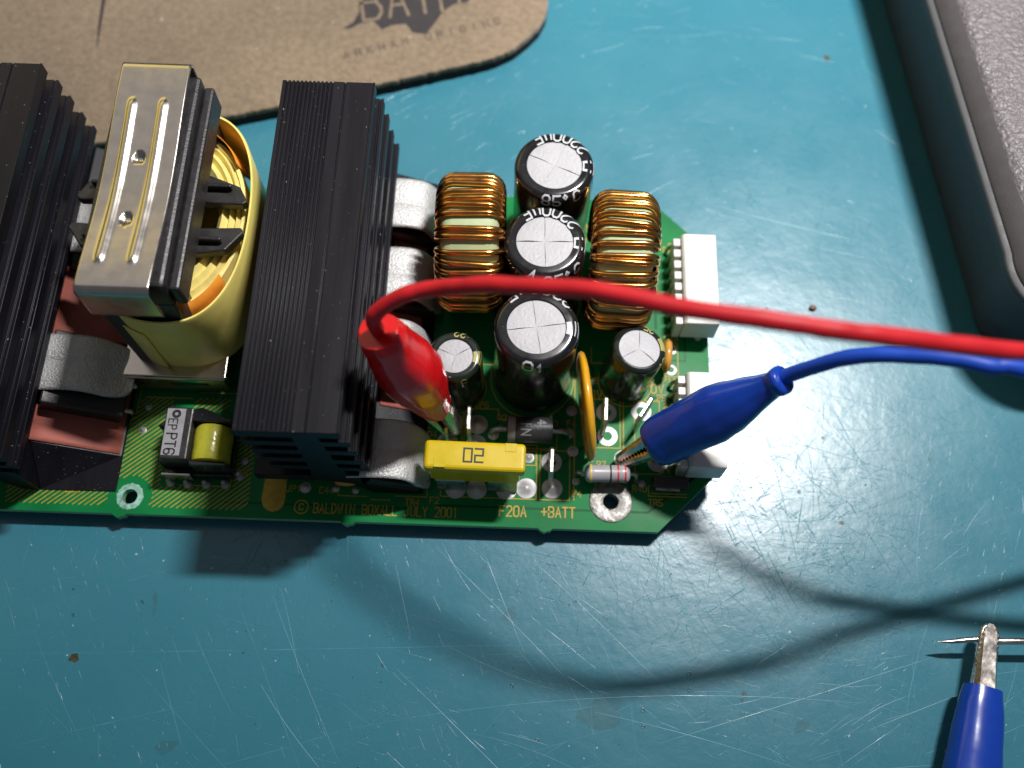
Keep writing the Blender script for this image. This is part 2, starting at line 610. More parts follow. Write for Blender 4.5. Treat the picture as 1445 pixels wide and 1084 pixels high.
def wear():
    mb, dn = MB(), MB()
    rd = random.Random(21)

    def ridge(pts, w_, h_):
        P = [Vector(p) for p in pts]
        n = len(P)
        vs = []
        for i in range(n):
            d = (P[min(i + 1, n - 1)] - P[max(i - 1, 0)]).normalized()
            nr = Vector((-d.y, d.x))
            f = max(.12, math.sin(pi * (i + .3) / (n - .4)) ** .5)
            a, c = P[i] + nr * w_ * f / 2, P[i] - nr * w_ * f / 2
            vs += [(a.x, a.y, .004), (P[i].x, P[i].y, .004 + h_ * f), (c.x, c.y, .004)]
        fs = []
        for i in range(n - 1):
            fs += [(3 * i, 3 * i + 3, 3 * i + 4, 3 * i + 1), (3 * i + 1, 3 * i + 4, 3 * i + 5, 3 * i + 2)]
        mb.add(vs, fs)

    def scratch(x, y, ang, ln, w_, h_, curv=0.):
        n = max(4, int(ln / 5))
        pts = []
        for i in range(n + 1):
            s_ = (i / n - .5) * ln
            pts.append((x + math.cos(ang) * s_ - math.sin(ang) * curv * s_ * s_, y + math.sin(ang) * s_ + math.cos(ang) * curv * s_ * s_))
        ridge(pts, w_, h_)
    # long scratches, crossing the mat
    for x0, y0, x1, y1 in [(-70, 18, -40, -8), (-52, 31, -36, 0), (-46, 33, -30, 3), (-98, 20, 20, 26), (-98, 28, -20, 52), (-20, 20, 10, -6),
                           (-30, 12, 70, 20), (6, 42, 40, 10), (24, 46, 58, 8), (28, 46, 46, 16), (45, 60, 62, 20), (52, 75, 78, 40), (54, 72, 60, 36),
                           (40, 38, 95, 52), (36, 30, 98, 44), (48, 22, 90, 34), (30, 8, 85, 26), (60, 20, 98, 8), (18, 14, 60, 4), (-14, 44, 12, 20),
                           (-90, 4, -60, 12), (-66, 20, -58, 2), (-22, 40, -18, 26), (-4, 42, 4, 24), (58, 82, 96, 74), (44, 106, 84, 100),
                           (46, 126, 78, 118), (50, 140, 66, 104), (56, 70, 98, 58), (70, 12, 96, 22), (0, 4, 26, 12), (-60, -1, -30, 8)]:
        dx, dy = x1 - x0, y1 - y0
        scratch((x0 + x1) / 2, (y0 + y1) / 2, math.atan2(dy, dx), math.hypot(dx, dy), rd.uniform(.08, .15), .011, rd.uniform(-.0016, .0016))
    for k in range(1100):
        if rd.random() < .7:
            x, y = rd.gauss(54, 26), rd.gauss(44, 26)
        else:
            x, y = rd.uniform(-105, 110), rd.uniform(-5, 190)
        scratch(x, y, rd.choice([rd.uniform(0, pi), rd.gauss(-1.0, .3), rd.gauss(.2, .2)]), rd.lognormvariate(1.9, .75), rd.uniform(.05, .11), rd.uniform(.005, .016), rd.uniform(-.012, .012))
    o_ = link('scratch', mb.mesh('scratch', 'scratch', smooth=False, fix=False), t)
    tag(o_, kind='stuff')
    # paired pin pricks and nicks: little raised rims round a hole
    spots = []
    for x, y in [(-34, 36), (-34, 32.5), (-50, 26), (-50, 22), (-23, 20.5), (-23, 17.5), (2, 21), (2, 17.6), (7, 8), (7, 4.6), (36, 21), (36, 18), (46, 16.5),
                 (46, 14), (27, 14), (27, 11), (62, 22), (62, 18.5), (78, 32), (75, 31), (53, 36), (57, 44), (71, 46), (67, 46.5), (-71, 31), (-84, 28), (-85, 33), (-26, 2),
                 (-46, 9), (-40, 40), (-44, 40), (20, 31), (33, 40), (14, 34), (86, 40), (93, 52), (66, 70), (74, 60), (60, 58), (88, 66), (56, 100), (69, 122), (48, 136)]:
        spots.append((x, y, rd.uniform(.2, .36)))
    for k in range(70):
        spots.append((rd.gauss(50, 30), rd.gauss(38, 22), rd.uniform(.07, .2)))
    for x, y, r in spots:
        a0, e = rd.uniform(0, 6), rd.uniform(.35, .9)
        vs, fs = [], []
        n = 9
        for rr, zz in ((r * 1.5, .003), (r * 1.1, .05 * r + .025), (r * .7, .006)):
            for k in range(n):
                a = 2 * pi * k / n
                q = rr * (1 + .15 * math.sin(2 * a + a0))
                px, py = q * math.cos(a), q * e * math.sin(a)
                vs.append((x + px * math.cos(a0) - py * math.sin(a0), y + px * math.sin(a0) + py * math.cos(a0), zz))
        for i in range(2):
            for k in range(n):
                fs.append((i * n + k, i * n + (k + 1) % n, (i + 1) * n + (k + 1) % n, (i + 1) * n + k))
        fs.append(tuple(2 * n + k for k in range(n)))
        dn.add(vs, fs)
    o_ = link('dent', dn.mesh('dent', 'dent', ang=1.2, fix=False), t)
    tag(o_, kind='stuff')


wear()


def stains():
    rd = random.Random(5)
    for x, y, rx, ry, rot, mt in [(-82.3, 19.9, .95, .85, 0, 'stain_dark'), (-68.6, 31.0, .45, 2.4, .12, 'stain_faint'), (75.5, 170.2, .7, .9, .3, 'stain_dark'), (19.2, 13.2, 4.2, 3.0, .4, 'stain_faint'),
                                  (2.6, 35.5, .8, .5, 0, 'stain_faint'), (1.0, 31.0, 1.6, 1.1, .8, 'stain_faint'), (46.5, 17.6, .5, .45, 0, 'stain_dark'), (-4.2, 40.2, .5, .7, 0, 'stain_faint'),
                                  (68.3, 51.8, .5, .45, 0, 'stain_dark'), (-62, 4.5, 2.2, 1.2, .3, 'stain_faint'), (57, 12.0, 1.6, 1.0, .6, 'stain_faint')]:
        n_ = 22
        ph = rd.uniform(0, 6)
        pts = []
        for k_ in range(n_):
            a_ = 2 * pi * k_ / n_
            q_ = 1 + .14 * math.sin(3 * a_ + ph) + .09 * math.sin(5 * a_ - ph) + rd.uniform(-.06, .06)
            px_, py_ = rx * q_ * math.cos(a_), ry * q_ * math.sin(a_)
            pts.append((px_ * math.cos(rot) - py_ * math.sin(rot), px_ * math.sin(rot) + py_ * math.cos(rot), .006))
        link('stain', MB().add(pts, [tuple(range(n_))]).mesh('stain', mt, smooth=False), t, (x, y, 0))


for nm_, cl_, al_ in (('stain_dark', (.055, .05, .02), .85), ('stain_faint', (.065, .10, .05), .12)):
    M(nm_, cl_, .45, var=.5, vs=700)
    MT[nm_].node_tree.nodes['Principled BSDF'].inputs['Alpha'].default_value = al_
stains()

# crumb lying on the mat
cr = MB()
cr.lathe([(.02, 0), (.62, .12), (.75, .5), (.5, .9), (.05, 1.0)], 9)
cr.v = [(x * (1 + .25 * random.random()), y * (1 + .25 * random.random()) * .8, z) for x, y, z in cr.v]
tag(link('crumb', cr.mesh('crumb', 'crumb'), at=(66.2, 100.4, 0.0)), 'small dark brown crumb on the teal mat above the red wire', 'crumb')

# ================================================================== mouse pad
PADA = math.atan2(.32, 1)


def pad():
    edge = [(-190, 105.5), (-130, 124.7), (-102.3, 133.6), (-57.1, 147.1), (-30.1, 155.7), (-10, 162.3)]
    arc = [(-6.6, 163.6), (-2.4, 166.3), (.9, 169.8), (3.6, 173.4), (5.2, 177.4), (5.7, 181.6), (5.0, 186)]
    poly = edge + arc + [(-20, 262), (-60, 290), (-240, 235)]
    pd = link('mouse_pad', None, at=(-60, 170, 0))
    tag(pd, 'worn brown cloth mouse pad with faded dark lettering and black rubber base', 'mouse pad')
    lp = [(x + 60, y - 170) for x, y in poly]
    link('rubber_base', MB().prism(lp, 0.02, 2.6, 'z').mesh('rubber_base', 'rubber', smooth=False), pd)
    # slightly fuzzy cloth edge
    rd = random.Random(3)
    fine = []
    n = len(lp)
    for i in range(n):
        a, b = Vector(lp[i]), Vector(lp[(i + 1) % n])
        k = max(1, int((b - a).length / .8)) if i < 13 else 1
        for j in range(k):
            p = a + (b - a) * (j / k)
            fine.append((p.x + rd.uniform(-.10, .10), p.y + rd.uniform(-.14, .14)))
    mb = MB()
    nf = len(fine)
    mb.add([(x, y, 2.6) for x, y in fine] + [(x, y, 3.7) for x, y in fine] + [(x * .999, y * .999 + .12, 4.0) for x, y in fine],
           [(i, (i + 1) % nf, nf + (i + 1) % nf, nf + i) for i in range(nf)] + [(nf + i, nf + (i + 1) % nf, 2 * nf + (i + 1) % nf, 2 * nf + i) for i in range(nf)]
           + [tuple(2 * nf + i for i in range(nf))])
    cl = link('cloth_top', mb.mesh('cloth_top', 'pad_cloth', smooth=False), pd)
    # frayed pale thread along the rim
    fr = MB()
    for i in range(0, 150):
        a = Vector(fine[(40 + i) % nf])
    fx = lambda x, y, dz=0.: (x + 60, y - 170, 4.02 + dz)
    pr_ = MB()
    blot = [(-44.6, 170.6), (-42.2, 172.6), (-41.0, 176), (-41.6, 181), (-38.5, 186.5), (-30, 188.5), (-20, 191), (-13.2, 192), (-12.6, 184), (-14.4, 180.2), (-17.6, 179.6),
            (-20.2, 177.2), (-22.0, 173.6), (-24.0, 169.8), (-27.4, 170.2), (-29.2, 172.8), (-32.6, 172.2), (-35.0, 170.8), (-37.2, 173.4), (-40.2, 172.6), (-42.6, 170.8)]
    pr_.add([fx(*p) for p in blot], [tuple(range(len(blot)))])
    streak = [(-105.6, 183.2), (-104.2, 183.4), (-104.0, 178), (-103.5, 168), (-103.2, 161.5), (-104.2, 168), (-104.9, 177)]
    link('print_streak', MB().add([fx(*p) for p in streak], [tuple(range(len(streak)))]).mesh('print_streak', 'pad_print', smooth=False), cl)
    tt = 'ARKHAM ORIGINS'
    fd = MB()
    text(fd, tt, -43.2, 161.6, 2.0, 1.25, 2.92, lambda x, y, dz: fx(x, y, dz + .01), .34, ang=math.atan2(12.5, 38.2))
    tag(link('print', pr_.mesh('print', 'pad_print', smooth=False), cl), 'dark faded print on the cloth')
    tag(link('small_lettering', fd.mesh('small_lettering', 'pad_print_faded', smooth=False), cl), 'row of small worn capital letters')
    lt = MB()
    text(lt, 'BATM', -39.6, 173.4, 11, 4.6, 6.5, lambda x, y, dz: fx(x, y, dz + .03), .8, ang=.2)
    tag(link('lettering', lt.mesh('lettering', 'pad_cloth', smooth=False), cl), 'cloth coloured letters left in the dark print')


pad()


# ================================================================== grey instrument case
def case():
    c0 = link('instrument_case', None, at=(120, 120, 0))
    tag(c0, 'dark grey plastic equipment case with grained top at the right edge', 'case')

    def outline(inset):
        # front-left corner rounded, left flank leaning slightly
        pts = []
        r = 13 - inset * .6
        ux, uy = -.1165, .9932                  # along the left flank
        cx, cy = 112.5, 98.0
        a0, a1 = math.atan2(-ux, uy) + pi, 1.5 * pi
        cx, cy = 100.2 + 13, 100.5
        for k in range(15):
            a = pi - .117 + .0 + (k / 14) * (pi / 2 + .117 - .03)
            pts.append((cx + (13 - inset) * math.cos(a), cy + (13 - inset) * math.sin(a)))
        pts += [(260, pts[-1][1] - 1.0), (260, 330)]
        x0, y0 = pts[0]
        tlen = (330 - y0) / uy
        pts.append((x0 + ux * tlen, 330))
        return [(x - 120, y - 120) for x, y in pts]

    def loft(levels, name, mat, cap=False, bv=0):
        mb = MB()
        rows = []
        for ins, z in levels:
            o_ = outline(ins)
            rows.append([(x, y, z) for x, y in o_])
        n = len(rows[0])
        vs = [p for r_ in rows for p in r_]
        fs = [(i * n + k, i * n + (k + 1) % n, (i + 1) * n + (k + 1) % n, (i + 1) * n + k) for i in range(len(rows) - 1) for k in range(n)]
        if cap:
            fs.append(tuple((len(rows) - 1) * n + k for k in range(n)))
        mb.add(vs, fs)
        return link(name, mb.mesh(name, mat, ang=.9), c0)
    loft([(1.6, .3), (1.0, 2), (-1.6, 20.6), (-1.8, 21.0), (-2.2, 21.4), (-2.3, 23.6), (-2.0, 23.9), (-.6, 24)], 'lower_shell', 'case_dark')
    loft([(-.2, 23.2), (-.8, 23.4), (-.9, 24.0), (-.6, 24.6), (.8, 26.2), (2.3, 27.2)], 'upper_rim', 'case_smooth')
    loft([(2.3, 27.2), (2.8, 27.75), (4.2, 28.1), (10, 28.6), (40, 29.5)], 'grained_lid', 'case_grain', cap=True)


case()

# ================================================================== circuit board
ZB = 4.6
BX0, BX1, BY0, BY1 = -132.0, 41.6, 47.4, 123.8
board = link('circuit_board', None, at=(-40, 80, 3.0))
tag(board, 'green power supply circuit board with tall parts standing on the bench mat', 'circuit board')


def laminate():
    out = [(BX0, BY0)]
    for x in (-77.0, -31.6, 7.6):                       # break-off nubs along the front edge
        out += [(x - 1.5, BY0), (x - .9, BY0 - .5), (x - .2, BY0 - .85), (x + .5, BY0 - .5), (x + .9, BY0 - .55), (x + 1.5, BY0)]
    out += [(30.0, BY0), (BX1, 59.2), (BX1, 92), (BX1 + .5, 92.4), (BX1 + .5, 96), (BX1, 96.4), (BX1, 112.4), (30.2, BY1), (BX0, BY1)]
    holes = [(-75.4, 50.9, 1.5), (20.6, 53.3, 1.6)]
    bm = bmesh.new()
    edges = []

    def loop(pts):
        vs = [bm.verts.new(((x + 40) * S, (y - 80) * S, 1.6 * S)) for x, y in pts]
        for i in range(len(vs)):
            edges.append(bm.edges.new((vs[i], vs[(i + 1) % len(vs)])))
    loop(out)
    for x, y, r in holes:
        loop([(x + r * math.cos(2 * pi * k / 24), y + r * math.sin(2 * pi * k / 24)) for k in range(24)])
    bmesh.ops.triangle_fill(bm, use_beauty=True, edges=edges)
    g = bmesh.ops.extrude_face_region(bm, geom=list(bm.faces))
    bmesh.ops.translate(bm, vec=(0, 0, -1.6 * S), verts=[v for v in g['geom'] if isinstance(v, bmesh.types.BMVert)])
    bmesh.ops.recalc_face_normals(bm, faces=bm.faces)
    me = bpy.data.meshes.new('laminate')
    me.materials.append(MT['mask'])
    me.materials.append(MT['board_edge'])
    for f in bm.faces:
        f.material_index = 1 if abs(f.normal.z) < .5 else 0
    bm.to_mesh(me)
    bm.free()
    return link('laminate', me, board)


lam = laminate()


def flat(x, y, dz=0., z=ZB + .03):
    return (x + 40, y - 80, z - 3.0 + dz)


def add_silk():
    mb = MB()
    fl = lambda x, y, dz=0.: flat(x, y, dz)

    def line(*pts, w=.2, close=False):
        pts = list(pts) + ([pts[0]] if close else [])
        mb.ribbon(pts, w, lambda a, b: flat(a, b, .012))

    def rect(x0, x1, y0, y1, w=.2):
        line((x0, y0), (x1, y0), (x1, y1), (x0, y1), w=w, close=True)

    def circ(x, y, r, w=.2, a0=0, a1=2 * pi):
        line(*[(x + r * math.cos(a0 + (a1 - a0) * k / 40), y + r * math.sin(a0 + (a1 - a0) * k / 40)) for k in range(41)], w=w)
    # lettering
    text(mb, 'BALDWIN BOXALL JULY 2001', -38.6, 48.9, 1.95, .86, 1.208, fl, .24)
    circ(-41.1, 50.0, 1.35, .24)
    text(mb, 'C', -41.1, 50.0, 1.25, .8, 1, fl, .24, True)
    text(mb, 'F20A', -1.6, 49.6, 2.05, 1.0, 1.42, fl, .30)
    text(mb, '+BATT', 6.8, 49.7, 2.05, 1.0, 1.40, fl, .30)
    text(mb, '0V', 31.6, 60.6, 2.0, 1.05, 1.55, fl, .30, True)
    text(mb, '0V', 30.5, 78.0, 2.0, 1.05, 1.55, fl, .28, True)
    text(mb, '0V', 17.6, 76.2, 2.0, 1.05, 1.55, fl, .28, True)
    for s_, x, y in [('TR4', -19.1, 51.75), ('F2', -14.7, 52.3), ('P4', 13.8, 54.7), ('D3', -1.8, 70.4), ('P6', -5.6, 73.1), ('R40', 26.4, 56.2), ('TR5', 29.6, 53.4),
                     ('P5', 31.3, 76.0), ('P11', 33.1, 79.9), ('C29', 33.7, 89.9), ('P9', 17.2, 79.4), ('R41', 33.2, 74.1), ('C44', -36.4, 53.6), ('JP1', -43.0, 53.7),
                     ('D4', -16.0, 66.2), ('F4', 12.6, 69.6), ('R7', 18.7, 61.0), ('ISO1', -54.4, 56.6), ('P1', 33.4, 111.4)]:
        text(mb, s_, x, y, 1.3, .72, 1.02, fl, .19, True)
    # part outlines
    for x, y in ((7.0, 115.2), (5.4, 97.6), (4.2, 79.2)):
        circ(x, y, 8.7)
    circ(-10.9, 76.6, 5.5)
    circ(23.8, 79.5, 5.7)
    rect(6.3, 12.3, 53.2, 63.6)
    rect(-13.6, 5.6, 53.2, 64.6)
    rect(2.2, 5.4, 60.3, 63.4)
    rect(-9.4, -2.6, 62.6, 72.2)
    rect(-17.6, -9.9, 62.6, 72.0)
    line((-22.5, 67.6), (-16.4, 67.6))
    rect(1.2 - 3.8, 9.6, 63.9, 70.0)
    rect(17.3, 22.6, 64.6, 75.2)
    rect(25.6, 30.8, 59.3, 75.2)
    line((23.3, 62.0), (23.3, 75.2))
    rect(32.2, 35.0, 80.9, 88.6)
    line((13.2, 53.3), (13.2, 79.5))
    line((17.6, 58.4), (17.6, 53.5))
    line((16.6, 87.0), (16.6, 83.4), (19.6, 83.4))
    line((-17, 84.5), (-17, 82.2), (2.0, 82.2))
    line((-17, 82), (-17, 80), (-15, 80))
    line((35.2, 113), (33.8, 113), (33.8, 90.6), (36.5, 90.6))
    line((35.2, 79.6), (34.0, 79.6), (34.0, 72))
    line((34.6, 64.2), (34.0, 64.2), (34.0, 59.8))
    line((29.2, 57.4), (28.2, 56.6), (28.2, 54.7), (35.9, 54.7))
    line((28.8, 55.3), (35.9, 55.3))
    line((-34, 55.6), (-34, 52.6), (-28.4, 52.6))
    line((-27.4, 52.0), (-23.5, 52.0))
    line((-22.6, 52.9), (-16.3, 52.9), (-16.3, 57.4))
    # PT6 and neighbours
    line((-76.9, 76.0), (-77.2, 69), (-79.6, 61.6), (-83.5, 61.6))
    line((-84.8, 60.6), (-85.6, 51.5), (-88.6, 51.4))
    line((-75.6, 72.2), (-66, 72.2))
    line((-66, 53.6), (-55.8, 53.6), (-55.0, 73.6), (-64.6, 73.6))
    line((-57.6, 60.2), (-56.2, 60.2), (-56.0, 63.0), (-57.8, 63.0))

    # hatched areas
    def inside(x, y):
        if y < 48.9 or y > 72.6 or x > -51.6 or x < -104:
            return False
        if math.hypot(x + 75.4, y - 50.9) < 4.3:
            return False
        if -69.8 < x < -55.4 and 53.4 < y < 73.8:
            return -65.5 < x < -58 and y > 69.5
        if x < -84.4:
            return y < 56 if x > -100 else False
        if x < -79.6 and y > 61.2:
            return False
        if x < -76.6 + (y - 72) * .2 and y > 61.2:
            return False
        if x > -53.2 and y > 66:
            return False
        return True
    c = -262.
    while c < -60:
        c += 1.22
        seg, run = [], None
        x = -106.
        while x < -50:
            y = (x - c) * .86 - 60
            ok = inside(x, y) and inside(x + .15, y + .13)
            if ok and run is None:
                run = (x, y)
            if not ok and run is not None:
                if x - run[0] > .8:
                    seg.append((run, (x - .15, y - .13)))
                run = None
            x += .15
        for a, b in seg:
            mb.ribbon([a, b], .20, lambda p, q: flat(p, q, 0))
    # solid printed tongue
    mb.add([flat(x, y, .004) for x, y in [(-48.9, 57.4), (-49.2, 51.3), (-48.8, 50.0), (-47.9, 49.1), (-46.8, 48.8), (-45.7, 49.1), (-44.8, 50.0), (-44.5, 51.3), (-44.6, 57.4)]], [tuple(range(9))])
    tag(link('silkscreen_print', mb.mesh('silkscreen_print', 'silk', smooth=False), lam), 'yellow printed outlines, hatching and lettering')


add_silk()


def add_traces():
    mb = MB()
    for pts, w_ in [([(12.6, 62), (17, 66.5), (17, 82), (13, 88)], .5), ([(36.6, 92), (36.6, 84.6), (33.6, 84.6)], .35), ([(29, 80), (29, 76), (33, 76)], .5),
                    ([(-14, 51.3), (28, 51.3), (38.8, 60.0)], .45), ([(33, 55), (38.2, 59.6), (38.2, 64)], .6), ([(5.5, 61), (11, 61), (14.6, 64.5)], .4),
                    ([(-12, 58.5), (-12, 62), (-3, 62)], .6), ([(-8, 62), (-8, 76), (-3, 82)], .7), ([(-57, 50.4), (-20, 50.4)], .4), ([(30.5, 92), (30.5, 108), (27, 112)], .6),
                    ([(-4, 88), (-4, 96), (-2, 99)], .6), ([(13, 90), (13.4, 112)], .8), ([(24.5, 62), (24.5, 56)], .7), ([(-53, 58), (-53, 72)], .5), ([(32.6, 64.5), (32.6, 72)], .5)]:
        mb.ribbon(pts, w_, lambda a, b: flat(a, b, -.012))
    tag(link('copper_trace', mb.mesh('copper_trace', 'trace', smooth=False), lam), 'dark tracks under the green mask')


add_traces()

# bare rims
mb = MB()
n = 40
for i in range(n):
    pass
rimv, rimf = [], []
for j, (r, z) in enumerate(((1.5, -.5), (1.52, .10), (1.9, .16), (2.35, .10), (2.7, .03))):
    for k in range(n):
        q = r * (1 + (random.uniform(-.045, .045) if j >= 3 else 0))
        rimv.append((q * math.cos(2 * pi * k / n), q * math.sin(2 * pi * k / n), z + random.uniform(0, .05)))
for j in range(4):
    for k in range(n):
        rimf.append((j * n + k, j * n + (k + 1) % n, (j + 1) * n + (k + 1) % n, (j + 1) * n + k))
tag(link('hole_rim', MB().add(rimv, rimf).mesh('hole_rim', 'bare_rim'), board, (-75.4, 50.9, ZB)), 'scuffed whitish rim of a drilled hole')
mb = MB()
mb.lathe([(1.55, -1.7), (1.55, .06), (1.7, .16), (4.1, .14), (4.35, .05), (4.38, .01)], 48, cap0=False, cap1=False)
tag(link('mounting_ring', mb.mesh('mounting_ring', 'ring_tin'), board, (20.6, 53.3, ZB)), 'wide tinned mounting hole ring near the front corner')


# ------------------------------------------------------------------ pads
def pad_mesh(r, h, hole=0.):
    b = MB()
    if hole:
        b.lathe([(r, .01), (r, .07), (r * .72, .12), (hole + .2, .14), (hole, -.4), (.01, -.5)], 28, cap0=False)
    else:
        b.lathe([(r, .01), (r, .06), (r * .8, .12), (r * .5, h * .35), (r * .26, h * .85), (.05, h)], 28, cap0=False)
    return b.mesh('solder_pad', 'solder')


PADM = {'big': pad_mesh(2.1, .9), 'bighole': pad_mesh(2.1, 0, .75), 'small': pad_mesh(1.15, .7), 'ringlet': pad_mesh(1.2, 0, .45), 'dot': pad_mesh(.75, .9)}
for kind, x, y in [('big', -6.8, 68.7), ('big', -6.9, 64.4), ('big', -12.2, 69.3), ('big', -12.8, 64.6), ('bighole', 19.8, 72.3), ('bighole', 20.0, 67.1),
                   ('bighole', 8.6, 61.1), ('big', 8.8, 55.6), ('bighole', 27.0, 72.8), ('big', 30.2, 61.9), ('big', 23.4, 62.2), ('big', -10.6, 54.9), ('big', -6.4, 54.9),
                   ('big', -.4, 55.0), ('big', 3.6, 55.4), ('small', 3.9, 61.9), ('ringlet', 32.9, 62.5), ('small', -3.4, 66.6), ('small', 12.0, 67.4),
                   ('ringlet', 33.7, 87.2), ('ringlet', 33.5, 82.4), ('dot', 13.6, 57.2), ('dot', 26.9, 57.2), ('small', -40.7, 54.0), ('dot', -75.2, 64.9), ('dot', -74.9, 70.0),
                   ('dot', -74.6, 75.2), ('dot', -34.6, 54.0), ('dot', -30.6, 53.8), ('dot', -18.6, 67.8), ('small', 12.6, 72.4), ('small', 12.9, 63.6), ('dot', -69.9, 68.8),
                   ('dot', -53.6, 59.0), ('dot', -54.6, 56.4), ('dot', -40, 57.6), ('dot', -43.6, 57.4), ('dot', 39.4, 90.2), ('dot', -98, 54.6), ('dot', -82, 59.2)]:
    link('solder_pad', PADM[kind], board, (x, y, ZB + .03), (0, 0, random.uniform(0, 6)))


# ------------------------------------------------------------------ heatsinks
def hs_profile(ledge=True):
    p = []
    for i in range(12):
        x0 = -17.2 + .8 * i
        p += [(x0, 35.8), (x0, 35.42), (x0 + .32, 35.42), (x0 + .32, 35.8)]
    p += [(-5.9, 35.8), (-5.9, 35.5), (-5.6, 35.5), (-5.6, 35.8), (-.35, 35.8), (-.35, 36.0), (0, 36.0)]
    tips = [(36.0, 0, 2.9), (31.1, 1.2, 2.3), (26.3, 1.7, 2.3), (21.0, 2.1, 2.3), (16.4, 2.8, 1.8)]
    for i, (z, x, th) in enumerate(tips):
        root = -4 + i * .3
        if i:
            p += [(x - .9, z), (x - .9, z - .25), (x - .5, z - .25), (x - .5, z), (x, z)]
        p += [(x, z - th)]
        if i < 4:
            p += [(root, z - th), (root, tips[i + 1][0])]
    p += [(-2.2, 14.6), (-2.2, 11.9), (.2, 11.9)] + ([(.2, 5.6), (11.5, .75), (11.5, .25), (1.5, .25), (-1.5, 6.0)] if ledge else [(.2, .25), (-3, .25)]) + [(-6, 7.4), (-20.0, 7.4), (-20.0, 10.4), (-9, 10.4)]
    for z0, z1, x in ((14.6, 16.8, -15.8), (19.2, 21.4, -16.4), (23.8, 26.0, -17.0), (28.4, 30.6, -17.6)):
        p += [(-8.6, z0 - .01), (x, z0), (x, z1), (-8.6, z1)]
    p += [(-8.6, 32.8), (-18.0, 32.8), (-18.0, 35.8)]
    return p


HSY0, HSY1 = 53.4, 125.6
HS = {}
for k, (x, lab) in enumerate(((-28.6, 'black finned heatsink right of the yellow transformer'), (-93.7, 'black finned heatsink cut off at the left edge'))):
    y0, y1 = (HSY0, HSY1) if k == 0 else (51.6, 127.4)
    o = link('heatsink', MB().prism(hs_profile(k == 0), 0, y1 - y0).mesh('heatsink', 'anodised', ang=.4), board, (x, y0, ZB))
    bevel(o, .16, 2, .7)
    if k:
        L_ = y1 - y0
        b = MB().add([(.22, 0, .2), (15.6, 0, .2), (.22, 7.6, 8.7), (15.6, 7.6, .8), (.22, L_, 8.7), (15.6, L_, .8), (.22, L_, .2), (15.6, L_, .2)],
                     [(0, 1, 3, 2), (2, 3, 5, 4), (4, 5, 7, 6), (0, 6, 7, 1), (1, 7, 5, 3), (0, 2, 4, 6)])
        bevel(link('mounting_ledge', b.mesh('mounting_ledge', 'anodised', smooth=False), o), .2, 1)
    tag(o, lab)
    HS[k] = o


def spring_clip(pts):
    path = catmull(pts, 7)
    n = len(path)
    b = MB()

    def fn(u, v):
        i = min(n - 1, int(round(u * (n - 1))))
        p = path[i]
        y = (v - .5) * 11.6
        lobe = .6 * max(0, 1 - 1.3 * u) * (abs(math.sin(pi * v * 2)) ** .6) - .35 * u * math.exp(-((v - .5) / .22) ** 2)
        wdt = 1 if u < .6 else 1 - .42 * ((u - .6) / .4) ** 2
        return (p.x + .25 * math.sin(v * 9) * u * .3, y * wdt, p.y + lobe + .06 * math.sin(7 * v + 3 * u))
    b.grid(fn, n - 1, 24)
    return b.mesh('spring_clip', 'alu_clip', ang=1.2)


CLIP_A = spring_clip([(-2.2, 10.4), (1.6, 10.9), (5.6, 10.8), (8.6, 9.7), (10.4, 7.2), (11.6, 3.9), (12.3, 1.6), (12.5, .9)])
CLIP_B = spring_clip([(-2.2, 12.0), (2.6, 12.6), (7.6, 12.3), (10.6, 11.1), (13.4, 8.8), (16.0, 6.9), (17.4, 6.3)])


def tpack(hl, hwd, th):
    return MB().box(-hl, hl, -hwd, hwd, .35, th).mesh('power_transistor', 'package', smooth=False)


def tleg(hl):
    return MB().tube([(hl - .1, 0, 1.8), (hl + 1.4, 0, 1.8), (hl + 2.2, 0, .7), (hl + 2.4, 0, -1.2)], .5, 6).mesh('leg', 'tin')


SPEC = ((-28.6, (58.6, 79.4, 96.6, 113.6), (.2, 5.6), (11.3, -4.85), .46, tpack(5.4, 5.2, 4.0), tleg(5.4), 2.54, 4.0, CLIP_A, 46.0, HSY0 + 17, 7.6),
        (-93.7, (73.4, 104.0), (.2, 8.7), (15.4, -7.9), .46, tpack(7.8, 7.8, 4.9), tleg(7.8), 5.45, 4.9, CLIP_B, 52.0, 59.3, 17.2))
for k, (hx, ys, p0, dv, fr, TP, LEG, lp, th, CL, sl_len, sy0, sw_) in enumerate(SPEC):
    ang = -math.atan2(dv[1], dv[0])
    px, pz = hx + p0[0] + fr * dv[0], ZB + p0[1] + fr * dv[1]
    HOLEM = MB().lathe([(1.6, th - .02), (1.6, th + .03), (1.1, th + .05)], 20, cap0=False).mesh('dimple', 'package')
    for y in ys:
        tr = link('power_transistor', TP, board, (px, y, pz), (0, ang, 0))
        bevel(tr, .35, 2)
        for dy in (-lp, 0, lp):
            sub('leg', LEG, tr, (0, dy, 0))
        sub('dimple', HOLEM, tr, (-2.4, 0, 0))
        up_ = k == 0 and y == 79.4
        o = link('spring_clip', CL, board, (hx + (-1.0 if up_ else 0), y + .6, ZB + (2.0 if up_ else 0)), (0, random.uniform(-.02, .02), random.uniform(-.03, .03)))
        solid(o, 1.0)
    # insulating strip lying on the slope, under the packages
    b = MB()
    b.grid(lambda u, v: (-sw_ * .49 + sw_ * u, v * sl_len, .16 + .10 * math.sin(v * sl_len * .5) * math.sin(5 * u)), 6, 60)
    o = link('insulating_strip', b.mesh('insulating_strip', 'silicone'), board, (px, sy0, pz), (0, ang, 0))
    solid(o, .25)

